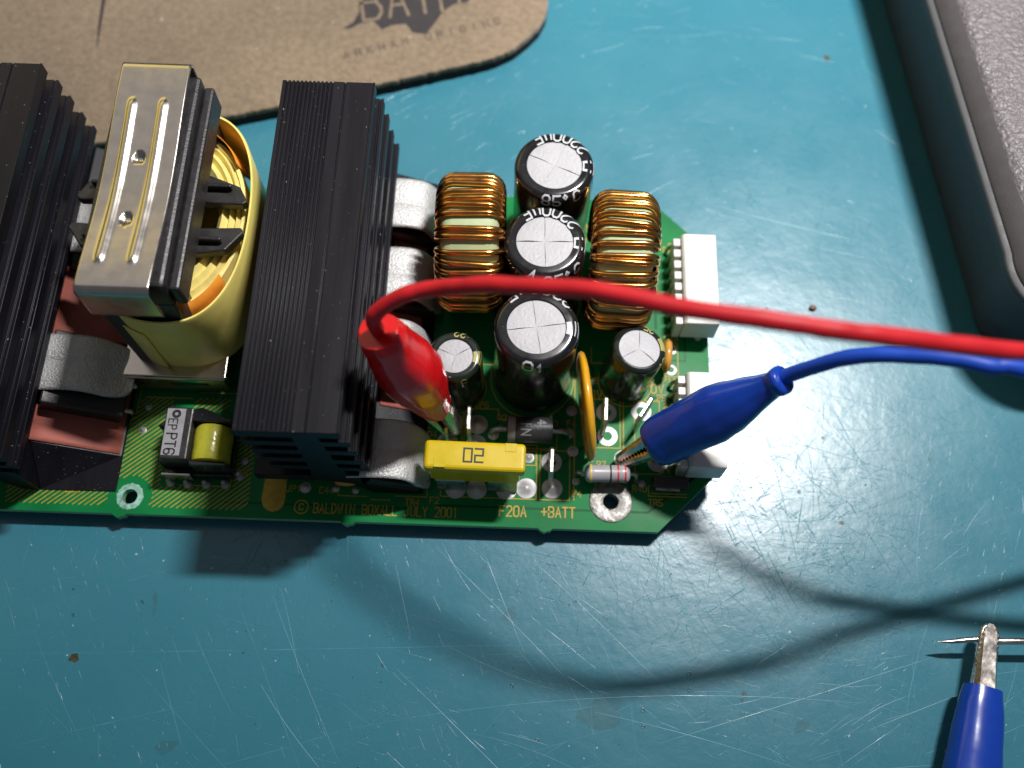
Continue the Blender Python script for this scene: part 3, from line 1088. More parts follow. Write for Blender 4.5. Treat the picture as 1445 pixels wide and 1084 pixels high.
# ------------------------------------------------------------------ large transformer
TX, TY = -68.2, 99.6
tf = link('transformer', MB().box(-7.7, 7.7, -22.3, 22.3, 33.2, 40.6).mesh('transformer', 'ferrite', smooth=False), board, (TX, TY, ZB))
bevel(tf, .7, 2)
tag(tf, 'large yellow taped transformer with black core and steel clip')
b = MB()
b.box(-7.5, 7.5, -22.1, -16.2, 2.0, 33.15)
b.box(-7.5, 7.5, 16.2, 22.1, 2.0, 33.15)
b.box(-7.4, 7.4, -16.15, 16.15, 2.0, 9)
bevel(link('core_leg', b.mesh('core_leg', 'ferrite', smooth=False), tf), .5)
b = MB()
b.box(7.75, 9.7, -21.6, 21.6, 32.4, 38.4)
bevel(link('core_flank', b.mesh('core_flank', 'ferrite', smooth=False), tf), .5)
b = MB()
b.lathe([(12.9, 10), (13.2, 22), (13.0, 26.5), (12.4, 26.6), (12.2, 25.9), (11.6, 27.3), (11.2, 26.1), (10.4, 27.6), (9.8, 26.4), (9.0, 27.9), (8, 26.5)], 48, cap1=False)
b.v = [(x * 1.02 + 2.0, y * 1.55, z - .8) for x, y, z in b.v]
link('winding', b.mesh('winding', 'tape_inner'), tf)
# bobbin tabs
b = MB()
for sx in (-1, 1):
    b.prism([(sx * 7.9, 8.0), (sx * 14.6, 5.4), (sx * 16.4, 2.2), (sx * 15.6, 1.4), (sx * 7.9, 1.6)], 27.5, 29.6, 'z')
    b.prism([(sx * 7.9, -9.6), (sx * 13.6, -8.6), (sx * 16.6, -4.6), (sx * 16.0, -3.6), (sx * 7.9, -4.0)], 27.5, 29.6, 'z')
    b.box(min(sx * 8.2, sx * 13.4), max(sx * 8.2, sx * 13.4), 4.2, 5.0, 29.6, 31.2)
    b.box(min(sx * 8.2, sx * 13.0), max(sx * 8.2, sx * 13.0), -7.4, -6.6, 29.6, 31.2)
bevel(link('bobbin_tab', b.mesh('bobbin_tab', 'package', smooth=False), tf), .3)
# outer tape band


def loopxy(t_, a, c, e=2.35):
    cx, sx = math.cos(t_), math.sin(t_)
    return (a * math.copysign(abs(cx) ** (2 / e), cx), c * math.copysign(abs(sx) ** (2 / e), sx))


b = MB()
N_ = 96
vs, fs = [], []
lv = [(0, 7.0), (.15, 12), (.1, 20), (.2, 27.6), (.0, 28.4), (-.35, 28.4), (-.4, 27.6), (-.4, 10)]
for off, z in lv:
    for k in range(N_):
        a = 2 * pi * k / N_
        x, y = loopxy(a, 14.9 + off, 23.4 + off)
        x += 2.2
        zz = z + (1.0 * math.sin(a * 2 + .6) if z > 20 else 0)
        vs.append((x, y, zz))
for i in range(len(lv) - 1):
    for k in range(N_):
        fs.append((i * N_ + k, i * N_ + (k + 1) % N_, (i + 1) * N_ + (k + 1) % N_, (i + 1) * N_ + k))
link('tape_band', b.add(vs, fs).mesh('tape_band', 'tape', ang=1.), tf)
# overlapping tape end on the front
b = MB()
b.grid(lambda u, v: (*[q_ + (2.2 if i_ == 0 else 0) for i_, q_ in enumerate(loopxy(-pi / 2 - .95 + .78 * u, 15.35, 23.85))], 5.2 + v * 21 - 3.5 * u), 14, 3)
solid(link('tape_end', b.mesh('tape_end', 'tape'), tf), .3)
# orange film showing inside the band
b = MB()
b.grid(lambda u, v: (*loopxy(.55 + .75 * u, 15.6 - 1.2 * v, 22.2 - 1.6 * v), 27.6 - 7 * (1 - v)), 12, 3)
solid(link('orange_film', b.mesh('orange_film', 'kapton'), tf), .15)
b = MB()
b.grid(lambda u, v: (*loopxy(-1.2 + .62 * u, 15.6 - 1.2 * v, 22.2 - 1.6 * v), 27.0 - 8 * (1 - v)), 12, 3)
solid(link('orange_film', b.mesh('orange_film', 'kapton'), tf), .15)


# pressed steel clip over the core
def clip_grid():
    b_ = MB()
    ny, nx = 110, 44
    prof = []
    for k in range(ny + 1):
        s_ = k / ny * (45.0 + 2 * 10) - 10            # arc length from front bend
        if s_ < 0:
            a = min(1, -s_ / 2.0)
            y, z = -23.6 - 1.0 * math.sin(a * pi / 2), 42.7 - (1.0 * (1 - math.cos(a * pi / 2)) if -s_ < 2 else 1.0 + (-s_ - 2))
        elif s_ > 45:
            q = s_ - 45
            a = min(1, q / 2.0)
            y, z = 22.5 + 1.0 * math.sin(a * pi / 2), 42.7 - (1.0 * (1 - math.cos(a * pi / 2)) if q < 2 else 1.0 + (q - 2))
        else:
            y, z = -23.6 + s_ * 46.1 / 45, 42.7 - 1.5 * math.sin(pi * min(1, s_ / 45) ** .85) ** 2
        prof.append((y, z, s_))

    def fn(u, v):
        y, z, s_ = prof[int(round(v * ny))]
        x = -6.35 + 12.7 * u
        rib = 0
        if 4 < s_ < 38:
            e = min(1, (s_ - 4) / 1.2, (38 - s_) / 1.2)
            for xr in (-3.1, 2.6):
                rib += .55 * e * math.exp(-((x - xr) / .62) ** 2)
        if 8 < s_ < 38:
            for ys_ in (13.5, 26.0):
                d = math.hypot(x + .3, s_ - ys_)
                if d < 1.05:
                    rib -= .7
        return (x - .1, y, z + rib)
    b_.grid(fn, nx, ny)
    return b_


o = solid(link('core_clip', clip_grid().mesh('core_clip', 'steel', ang=1.3), tf), .5)
b = MB()
for sx, w_ in ((0, 1),):
    b.box(-10.5, 10.5, -26.2, -25.7, 1.4, 7.6)
    b.box(-10.5, 10.5, -25.7, -18, 7.1, 7.6)
bevel(link('base_clip', b.mesh('base_clip', 'steel', smooth=False), tf), .25)
b = MB()
b.box(-1.0, 6.5, -26.35, -26.22, 4.8, 5.6)
b.box(-9.2, -6.6, -26.35, -26.22, 4.6, 5.6)
link('clip_slot', b.mesh('clip_slot', 'print_black', smooth=False), tf)

# ------------------------------------------------------------------ small pulse transformer
pt = link('pulse_transformer', None, board, (-64, 61, ZB))
tag(pt, 'small black and yellow pulse transformer with silver label')
b = MB()
b.box(-3.6, 1.7, -4.9, 5.8, 3.6, 9.6)
bevel(link('core', b.mesh('core', 'ferrite', smooth=False), pt), .3)
b = MB()
b.box(-3.3, .3, -4.2, 5.4, 9.62, 9.68)
lb = link('label_plate', b.mesh('label_plate', 'label_silver', smooth=False), pt)
b = MB()
g = lambda x, y, dz=0.: (x, y, 9.70 + dz)
text(b, 'PT6', -2.75, .2, 2.0, 1.1, 1.55, g, .30, ang=-pi / 2)
text(b, 'EP', -2.75, 3.2, 1.7, .85, 1.25, g, .24, ang=-pi / 2)
b.ribbon([(-.2 - 1.25 + .62 * math.cos(2 * pi * k / 16), 4.3 + .62 * math.sin(2 * pi * k / 16)) for k in range(16)] + [(-.83, 4.3)], .55, lambda x, y: g(x, y, .02))
link('lettering', b.mesh('lettering', 'print_black', smooth=False), lb)
b = MB()
b.lathe([(3.2, -3.9), (3.6, -3.7), (3.75, -3.0), (3.7, -1), (3.8, 1), (3.75, 2.6), (3.5, 3.4), (3.1, 3.6)], 36)
b.v = [(x + 5.2, z - .6, y + 5.4) for x, y, z in b.v]
link('winding', b.mesh('winding', 'winding_yellow'), pt)
b = MB()
b.prism([(1.75, 5.6), (3.2, 6.0), (9.4, 3.6), (9.6, 3.05), (1.75, 3.05)], 3.5, 9.4, 'z')
b.prism([(1.75, -5.4), (2.4, -5.7), (8.8, -5.6), (9.4, -4.9), (1.75, -4.55)], 3.5, 8.2, 'z')
b.box(-4.6, 9.0, -6.2, 6.0, .9, 3.2)
b.box(-5.0, -3.65, -4.6, -3.2, 3.0, 6.0)
b.prism([(-3.65, 4.4), (-5.6, 2.4), (-3.65, 2.4)], 4.0, 7.6, 'z')
bevel(link('bobbin', b.mesh('bobbin', 'sleeve', smooth=False), pt), .25)
b = MB()
b.box(-4.4, 1.4, -6.75, -6.25, 1.2, 4.8)
bevel(link('foot_plate', b.mesh('foot_plate', 'steel', smooth=False), pt), .15)
pinm = MB().lathe([(.9, 0), (.75, .5), (.45, .9), (.4, 2.0), (.1, 2.1)], 14).mesh('pin', 'solder')
for x, y in [(-5.4, 3.6), (-3.8, -7.0), (-.3, -7.2), (3.4, -7.1), (7.2, -7.0), (9.9, -5.2), (9.6, 3.2)]:
    link('pin', pinm, pt, (-64 + x, 61 + y, ZB))


# ------------------------------------------------------------------ toroidal chokes
def choke(name, X, Y, seed, w_, label, turns, tw):
    root = link(name, None, board, (X, Y, ZB))
    root.rotation_euler = (0, 0, tw)
    tag(root, label)
    Ro, Ri, hw, zc, wr = 13.0, 7.6, w_ / 2 - 1.6, 15.2, .60
    b_ = MB()
    n_ = 64
    sec = [(Ri, -hw + .8), (Ri + .8, -hw), (Ro - 2.2, -hw), (Ro - .95, -hw + .45), (Ro - .3, -hw + 1.15), (Ro, -hw + 2.2), (Ro, hw - 2.2), (Ro - .3, hw - 1.15), (Ro - .95, hw - .45), (Ro - 2.2, hw), (Ri + .8, hw), (Ri, hw - .8)]
    vs_, fs_ = [], []
    for k in range(n_):
        a = 2 * pi * k / n_
        for r, x in sec:
            vs_.append((x, r * math.cos(a), zc + r * math.sin(a)))
    q = len(sec)
    for k in range(n_):
        for i in range(q):
            fs_.append((k * q + i, k * q + (i + 1) % q, ((k + 1) % n_) * q + (i + 1) % q, ((k + 1) % n_) * q + i))
    sub('core', b_.add(vs_, fs_).mesh('core', 'core_green', ang=1.), root)
    rd = random.Random(seed)
    # rounded-rectangle loop for one turn
    x1, r0, r1, c = hw + wr + .15, Ri - wr, Ro + wr + .1, 3.2
    loop = []
    for cx, cr, a0 in ((x1 - c, r1 - c, 0), (-x1 + c, r1 - c, pi / 2), (-x1 + c * .6, r0 + c * .6, pi), (x1 - c * .6, r0 + c * .6, 1.5 * pi)):
        cc = c if cr > 9 else c * .6
        for k in range(6):
            a = a0 + k / 5 * pi / 2
            loop.append((cx + cc * math.cos(a), cr + cc * math.sin(a)))
    # angle of each turn round the ring, in uneven pairs
    ang, angs = -.55, []
    gap = (2 * pi - .75) / turns
    while len(angs) < turns:
        angs.append(ang)
        ang += gap * (.84 if len(angs) % 2 else 1.16) * rd.uniform(.80, 1.20)
    path = []
    for i, a in enumerate(angs):
        nx = angs[i + 1] if i + 1 < len(angs) else a + gap
        tilt = rd.uniform(-.025, .025)
        for k, (x, r) in enumerate(loop):
            u = k / len(loop)
            # stay straight on the outside, step sideways on the inside of the ring
            st = 0 if u < .5 else (u - .5) * 2
            th = a + (nx - a) * st + tilt * x / x1
            th += .5 * wr / r * math.sin(i * 2.1)
            path.append((x, r * math.cos(th), zc + r * math.sin(th)))
    p0 = path[0]
    path = [(p0[0] + .2, p0[1], -1.0), (p0[0] + .2, p0[1] + .05, p0[2] * .5)] + path
    e = path[-1]
    path += [(e[0], e[1] * .9, e[2] * .4), (e[0], e[1] * .9, -1.0)]
    b_ = MB().tube(path, wr, 8, upv=(1, 0, 0))
    sub('winding', b_.mesh('winding', 'copper', ang=1.4), root)
    return root


choke('toroidal_choke', -9.3, 102.6, 4, 14.6, 'copper wound choke left of the three tall capacitors', 35, .02)
choke('toroidal_choke', 21.2, 99.6, 9, 14.2, 'copper wound choke right of the three tall capacitors', 34, -.04)


# ------------------------------------------------------------------ electrolytic capacitors
def capacitor(X, Y, R, H, rb, rt_, label, sleeve, prn, texts, stripe, tilt=(0, 0), vent='cross', vrot=0., dashes=()):
    root = link('electrolytic_capacitor', None, board, (X, Y, ZB), (tilt[0], tilt[1], 0))
    tag(root, label)

    def sp(th, s_, off=.03):
        if s_ < 0:
            r, z = R + off, H - rb + s_
        elif s_ < rb * pi / 2:
            a = s_ / rb
            r, z = R - rb + (rb + off) * math.cos(a), H - rb + (rb + off) * math.sin(a)
        else:
            r, z = R - rb - (s_ - rb * pi / 2), H + off
        return (r * math.cos(th), r * math.sin(th), z)
    prof = [(R - .8, .3), (R - .2, .6), (R, 1.2), (R, 2.2), (R - .25, 2.8), (R - .25, 3.3), (R, 4.0)]
    for k in range(9):
        prof.append((R - rb + rb * math.cos(k / 8 * pi / 2), H - rb + rb * math.sin(k / 8 * pi / 2)))
    prof += [(rt_ + .15, H + .02), (rt_, H - .12), (rt_ - .05, H - .5)]
    sub('sleeve', MB().lathe(prof, 64, cap1=False).mesh('sleeve', sleeve), root)
    # aluminium lid in stamped sectors
    b_ = MB()
    ns, sec = 12, 4 if vent == 'cross' else 3
    cuts = [vrot + k * pi / 2 for k in range(5)] if sec == 4 else [vrot + a for a in (.55, 2.72, 4.55, .55 + 2 * pi)]
    for q in range(sec):
        a0, a1 = cuts[q], cuts[q + 1]
        lift = .10 + .07 * ((q * 7 + int(X * 3)) % 3)
        vs_ = [(0, 0, H - .34)]
        gapa = .035
        for k in range(ns + 1):
            a = a0 + gapa + (a1 - a0 - 2 * gapa) * k / ns
            vs_.append((rt_ * .55 * math.cos(a), rt_ * .55 * math.sin(a), H - .30 + lift))
        for k in range(ns + 1):
            a = a0 + gapa * .5 + (a1 - a0 - gapa) * k / ns
            vs_.append((rt_ * math.cos(a), rt_ * math.sin(a), H - .30))
        fs_ = [(0, 1 + k, 2 + k) for k in range(ns)] + [(1 + k, ns + 2 + k, ns + 3 + k, 2 + k) for k in range(ns)]
        b_.add(vs_, fs_)
    b_.lathe([(.01, H - .42), (rt_, H - .42)], 40, cap0=False, cap1=False)
    sub('lid', b_.mesh('lid', 'can_top', ang=.3, fix=False), root)
    pb = MB()
    if stripe:
        th0, half = stripe
        s1 = rb * pi / 2 + (R - rb - rt_) - .1
        pb.grid(lambda u, v: sp(th0 + (v - .5) * 2 * half, -(H - rb - 4.5) + u * (H - rb - 4.5 + s1), .025), 26, 8)
    for th0, txt, base, h, wd, pitch, sw in texts:
        # letters stand on the side wall with their tops folding over the shoulder
        text(pb, txt, 0, base, h, wd, pitch, lambda x, y, dz: sp(th0 + x / R, y, .04 + dz), sw, fine=.22)
    sub('sleeve_print', pb.mesh('sleeve_print', prn, ang=.9), root)
    if dashes:
        db = MB()
        for th0, half, s0, s1 in dashes:
            db.grid(lambda u, v: sp(th0 + (v - .5) * 2 * half, s0 + u * (s1 - s0), .05), 6, 6)
        sub('polarity_dash', db.mesh('polarity_dash', sleeve, ang=.9), root)
    return root


T22 = ('2200uF',)
big = dict(R=8.05, H=25.4, rb=1.5, rt_=5.55, sleeve='sleeve', prn='cap_print')
capacitor(7.0, 115.4, label='tall black capacitor farthest back of the row of three', tilt=(0, 0), vrot=-.42, stripe=(-.02, .20),
          texts=[(.48, '2200uF', .7, 2.5, 1.75, 2.45, .42), (4.42, '85oC', -.9, 2.5, 1.5, 2.2, .38)], dashes=[(-.02, .11, 1.2, 2.9), (-.02, .11, -6, -3)], **big)
capacitor(5.4, 97.8, label='tall black capacitor in the middle of the row of three', vrot=.03, stripe=(-.03, .20),
          texts=[(.52, '2200uF', .7, 2.5, 1.75, 2.45, .42), (4.3, '4', -.4, 2.4, 1.5, 2.2, .40), (4.72, '85oC', -1.4, 2.5, 1.5, 2.2, .38)],
          dashes=[(-.03, .11, 1.2, 2.9), (-.03, .11, -6, -3)], **big)
capacitor(4.2, 79.5, label='tall black capacitor nearest the front of the row of three', vrot=.16, stripe=(-.02, .21),
          texts=[(.62, '2200uF', -.6, 2.6, 1.75, 2.45, .42), (4.42, '0', -1.0, 2.5, 1.8, 2.2, .42), (4.72, '1', -1.6, 2.6, 1.6, 2.2, .42)], **big)
sm = dict(rb=1.0, prn='cap_print_olive', sleeve='sleeve_green')
capacitor(-10.9, 76.4, R=5.25, H=17.6, rt_=3.55, label='small black capacitor left of the tall row with three-way stamped lid', vent='tri', tilt=(0, -.02),
          stripe=(-.05, .28), texts=[(1.15, '22', .2, 1.6, 1.0, 1.5, .26), (5.0, 'C', -1.2, 1.6, 1.0, 1.5, .26)], **sm)
capacitor(23.3, 79.6, R=5.35, H=15.4, rt_=4.1, label='small black capacitor beside the right choke with bright plain lid', vent='tri', tilt=(-.05, .10), vrot=1.,
          stripe=(.25, .30), texts=[(.9, '25', .2, 1.5, .95, 1.4, .24), (5.55, '16', -.6, 1.4, .9, 1.3, .22)], **sm)

# ------------------------------------------------------------------ disc parts
b = MB()
N2 = 40
rows = []
for off, rr in ((-.8, .0), (-.95, 5.5), (-.9, 9.4), (-.55, 10.6), (0, 10.95), (.55, 10.6), (.9, 9.4), (.95, 5.5), (.8, .0)):
    rows.append([(off, rr * math.cos(2 * pi * k / N2), 12.0 + rr * math.sin(2 * pi * k / N2)) for k in range(N2)])
vs = [p for r_ in rows for p in r_]
fs = [(i * N2 + k, i * N2 + (k + 1) % N2, (i + 1) * N2 + (k + 1) % N2, (i + 1) * N2 + k) for i in range(len(rows) - 1) for k in range(N2)]
mv = link('disc_varistor', b.add(vs, fs).mesh('disc_varistor', 'mov', ang=1.2), board, (15.3, 69.0, ZB), (0, -.06, .115))
tag(mv, 'large ochre disc standing on edge beside the front tall capacitor')
legb = MB().tube([(.1, 0, 2.2), (.1, 0, -1.0)], .45, 8).mesh('leg', 'tin')
sub('leg', legb, mv, (0, 4.8, 0))
sub('leg', legb, mv, (0, -6.8, 1.4))


def small_disc(x, y, r, th, rot, lab, mat='ceramic', z=None):
    b_ = MB()
    rows_ = []
    for off, q in ((-th * .8, 0), (-th, r * .5), (-th * .75, r * .85), (0, r), (th * .75, r * .85), (th, r * .5), (th * .8, 0)):
        rows_.append([(q * 1.25 * math.cos(2 * pi * k / 20), off, q * math.sin(2 * pi * k / 20)) for k in range(20)])
    vs_ = [p for r_ in rows_ for p in r_]
    fs_ = [(i * 20 + k, i * 20 + (k + 1) % 20, (i + 1) * 20 + (k + 1) % 20, (i + 1) * 20 + k) for i in range(len(rows_) - 1) for k in range(20)]
    o_ = link('ceramic_capacitor', b_.add(vs_, fs_).mesh('ceramic_capacitor', mat, ang=1.2), board, (x, y, ZB + (z or r + .8)), rot)
    tag(o_, lab)
    lg = MB().tube([(0, 0, -r * .8), (.25, 0, -r - 1.2)], .28, 6).mesh('leg', 'tin')
    sub('leg', lg, o_, (r * .8, 0, 0))
    sub('leg', lg, o_, (-r * .8, 0, 0))


small_disc(32.0, 83.8, 3.0, .95, (0, 0, 1.5), 'small tan capacitor tucked behind the bright lidded capacitor', z=4.2)
small_disc(-32.4, 54.9, 1.9, .85, (.5, 0, -.05), 'small orange brown capacitor under the heatsink front')
# banded parts under the heatsink lip
b = MB()
b.tube([(-3, 0, 0), (-2.6, 0, 0), (2.6, 0, 0), (3, 0, 0)], [.5, .95, .95, .5], 14)
o = link('resistor', b.mesh('resistor', 'resistor'), board, (-33.5, 57.0, ZB + 1.2))
tag(o, 'small striped resistor under the heatsink lip')
for x in (-1.6, .2, 1.6):
    sub('colour_band', MB().tube([(x, 0, 0), (x + .5, 0, 0)], .98, 14).mesh('colour_band', 'band_red'), o)

# ------------------------------------------------------------------ diode
d = link('diode', MB().tube([(-4.6, 0, 0), (-4.5, 0, 0), (4.5, 0, 0), (4.6, 0, 0)], [2.45, 2.65, 2.65, 2.45], 32).mesh('diode', 'diode', ang=.7), board, (3.9, 66.7, ZB + 3.4))
tag(d, 'fat black diode lying in front of the tall capacitors')
sub('cathode_band', MB().tube([(-4.4, 0, 0), (-2.9, 0, 0)], 2.70, 32).mesh('cathode_band', 'diode_band', ang=.7), d)
lead = MB().tube(catmull([(0, 0, 0), (1.6, 0, 0), (2.6, 0, -.4), (3.0, 0, -1.5), (3.1, 0, -3.6)], 5), .62, 10).mesh('lead', 'tin')
sub('lead', lead, d, (4.6, 0, 0))
sub('lead', lead, d, (-4.6, 0, 0), (0, 0, pi))
b = MB()


def dsurf(x, y, dz=0.):
    a = y / 2.68
    return (x, -2.69 * math.sin(a) if False else 2.70 * math.sin(a), (2.70 + dz) * math.cos(a))


text(b, 'IN', 0, 0, 1.9, 1.15, 1.7, lambda x, y, dz: dsurf(-1.7 + (y), .9 - x, dz), .28, fine=.3)
text(b, '4', 0, 0, 1.7, 1.1, 1.5, lambda x, y, dz: dsurf(1.5 + (y), 1.5 - x, dz), .26, fine=.3)
tag(sub('lettering', b.mesh('lettering', 'diode_band', ang=.9), d), 'grey part marking')

# ------------------------------------------------------------------ banded resistor
r = link('resistor', MB().tube([(-4.5, 0, 0), (-4.2, 0, 0), (-3.6, 0, 0), (-2.6, 0, 0), (2.6, 0, 0), (3.6, 0, 0), (4.2, 0, 0), (4.5, 0, 0)],
                               [.9, 1.55, 1.82, 1.72, 1.72, 1.82, 1.55, .9], 28).mesh('resistor', 'resistor', ang=1.), board, (19.6, 58.0, ZB + 3.6), (0, 0, .02))
tag(r, 'grey resistor with yellow, black and two red bands above the mounting ring')
for x, mt in ((-3.35, 'band_yellow'), (.55, 'print_black'), (2.0, 'band_red'), (3.45, 'band_red')):
    rr = 1.84 if abs(x) > 3 else 1.75
    sub('colour_band', MB().tube([(x - .17, 0, 0), (x + .17, 0, 0)], rr, 28).mesh('colour_band', mt, ang=.7), r)
lead = MB().tube(catmull([(0, 0, 0), (.7, 0, .05), (1.4, -.3, -.3), (1.5, -.6, -1.4), (1.6, -.7, -3.6)], 5), .42, 10).mesh('lead', 'tin')
sub('lead', lead, r, (4.4, 0, 0))
sub('lead', lead, r, (-4.4, 0, 0), (0, 0, pi))

# ------------------------------------------------------------------ flat transistor near the corner
q = link('transistor', MB().prism([(-3.4, -.9), (3.4, -.9), (3.4, 1.2), (-3.4, 1.2)], 0, 5.6, 'z').mesh('transistor', 'package', smooth=False), board, (32.0, 57.1, ZB + .4), (.22, 0, -.02))
bevel(q, .25)
tag(q, 'flat black transistor at the front right corner of the board')
sub('tab', MB().box(-2.6, 2.2, -1.35, -.92, .3, 2.2).mesh('tab', 'tin', smooth=False), q)


# ------------------------------------------------------------------ white connectors
def connector(y0, y1, npos, label, h=8.6):
    root = link('pin_header', None, board, (38.6, (y0 + y1) / 2, ZB))
    tag(root, label)
    L_ = y1 - y0
    b_ = MB()
    b_.prism([(-3.4, 1.5), (3.9, 1.5), (3.9, h), (-2.9, h), (-3.4, h - .6)], -L_ / 2, L_ / 2)
    bevel(link('housing', b_.mesh('housing', 'nylon', smooth=False), root), .25)
    pitch = L_ / npos
    tm = MB().box(-5.0, -3.42, -pitch * .34, pitch * .34, .6, h - 1.4).mesh('latch_tooth', 'nylon', smooth=False)
    pm = MB().tube(catmull([(-3.6, 0, 3.2), (-4.6, 0, 3.0), (-5.4, 0, 1.8), (-5.6, 0, -.4)], 4), .42, 8).mesh('contact_pin', 'tin')
    for k in range(npos):
        y = (y0 + y1) / 2 - L_ / 2 + pitch * (k + .5)
        bevel(link('latch_tooth', tm, root, (38.6, y, ZB)), .2)
        link('contact_pin', pm, root, (38.6, y + pitch * .5, ZB))


connector(89.4, 110.6, 8, 'long white pin header on the right edge behind the red wire')
connector(71.2, 78.6, 3, 'white pin header half hidden by the blue clip')
connector(58.4, 63.2, 2, 'short white pin header at the front right corner')


# ------------------------------------------------------------------ spade terminals
def spade():
    b_ = MB()
    out = [(-3.1, 2.4), (-1.9, 2.4), (-1.9, -.8), (-2.9 + .3, -.8), (-3.0, 1.4)]
    poly = [(-3.15, 1.6), (-3.0, -.6), (-2.1, -.6), (-1.7, 2.0), (1.7, 2.0), (2.1, -.6), (3.0, -.6), (3.15, 1.6), (3.15, 7.4), (2.4, 8.6), (-2.4, 8.6), (-3.15, 7.4)]
    b_.prism(poly, -.4, .4, 'x')
    return b_.mesh('spade_terminal', 'tin', smooth=False)


SPM = spade()
DIM = MB().lathe([(.8, .0), (.75, .06), (.3, .1)], 14).mesh('locating_dimple', 'print_black')
for x, y, rz, lab in [(-8.3, 67.0, .02, 'upright tin tab beside the small left capacitor'), (18.9, 69.9, -.03, 'upright tin tab between the ochre disc and the blue clip'),
                      (8.3, 58.8, -.02, 'upright tin tab just right of the yellow fuse'), (26.8, 70.6, -.55, 'upright tin tab behind the blue clip jaws'),
                      (-12.7, 67.0, .0, 'upright tin tab gripped by the red clip'), (26.9, 62.1, 1.57, 'tin tab gripped by the blue clip jaws')]:
    o = link('spade_terminal', SPM, board, (x, y, ZB), (0, 0, rz))
    bevel(o, .18)
    tag(o, lab)
    sub('locating_dimple', DIM, o, (.4, 0, 5.6), (0, pi / 2, 0))

# fuse holder clips
fh = MB()
for sy in (-1, 1):
    fh.prism([(sy * 1.2, 6.0), (sy * 1.6, 6.6), (sy * 2.0, 6.0), (sy * 1.3, 3.6), (sy * 2.2, 1.2), (sy * 2.2, -.4), (sy * 1.7, -.4), (sy * 1.7, 1.0), (sy * .8, 3.4)], -2.9, 2.9, 'x')
fh.box(-2.9, 2.9, -1.6, 1.6, .5, 1.0)
FHM = fh.mesh('fuse_clip', 'tin', smooth=False)
for x in (-11.4, -1.2):
    o = link('fuse_clip', FHM, board, (x, 56.6, ZB))
    bevel(o, .15)


# ================================================================== yellow blade fuse (plugs into the holder)
def fuse():
    root = link('blade_fuse', None, at=(-6.5, 57.0, 9.0))
    root.rotation_euler = (0, 0, -.012)
    tag(root, 'yellow blade fuse marked 20 plugged in at the front of the board', 'fuse')
    b_ = MB()
    b_.box(-9.55, 9.55, -2.85, 2.85, 7.8, 11.2)
    bd = bevel(sub('cap', b_.mesh('cap', 'fuse_yellow', smooth=False), root), .8, 3)
    b_ = MB()
    b_.prism([(-8.0, 1.4), (8.0, 1.4), (8.6, 3), (8.6, 7.85), (-8.6, 7.85), (-8.6, 3)], -2.3, 2.3)
    bevel(sub('body', b_.mesh('body', 'fuse_yellow', smooth=False), root), .4, 2)
    for x0, y0 in ((5.6, 1.0), (-7.6, -2.6)):
        bevel(sub('test_slot', MB().box(x0, x0 + 2.2, y0, y0 + 1.7, 11.12, 11.28).mesh('test_slot', 'fuse_yellow', smooth=False), root), .1)
    b_ = MB()
    text(b_, 'zq', 1.55, 1.3, 2.6, 1.5, 2.1, lambda x, y, dz: (x, y, 11.24 + dz), .34, ang=pi)
    tag(sub('rating_number', b_.mesh('rating_number', 'print_black', smooth=False), root), 'dark 20 printed on top')
    for x in (-4.9, 5.3):
        sub('blade', MB().box(x - 2.6, x + 2.6, -.35, .35, -3.2, 1.5).mesh('blade', 'tin', smooth=False), root)


fuse()


# ================================================================== test leads
def jaw(L_, w0, w1, d0, d1, mat, teeth=9):
    """a channel-shaped jaw along +x, open side down (-z)"""
    b_ = MB()
    n_ = teeth * 3
    vs_ = []
    for i in range(n_ + 1):
        t_ = i / n_
        w_, d_ = w0 + (w1 - w0) * t_, d0 + (d1 - d0) * t_
        if t_ > .86:
            w_ *= max(.3, math.sqrt(max(0, 1 - ((t_ - .86) / .15) ** 2)))
        tooth = .55 if i % 2 and t_ > .25 else 0
        x = L_ * t_
        vs_ += [(x, -w_, -d_ + tooth), (x, -w_, -d_ * .35), (x, -w_ * .7, 0), (x, w_ * .7, 0), (x, w_, -d_ * .35), (x, w_, -d_ + tooth)]
    fs_ = [(6 * i + k, 6 * i + 6 + k, 6 * i + 7 + k, 6 * i + 1 + k) for i in range(n_) for k in range(5)]
    fs_.append(tuple(6 * n_ + k for k in range(6)))
    b_.add(vs_, fs_)
    return b_.mesh('jaw', mat, ang=.5)


def frame(o_, direction, upv):
    x = Vector(direction).normalized()
    z = Vector(upv)
    z = (z - x * z.dot(x)).normalized()
    y = z.cross(x)
    o_.rotation_euler = Matrix((x, y, z)).transposed().to_euler()


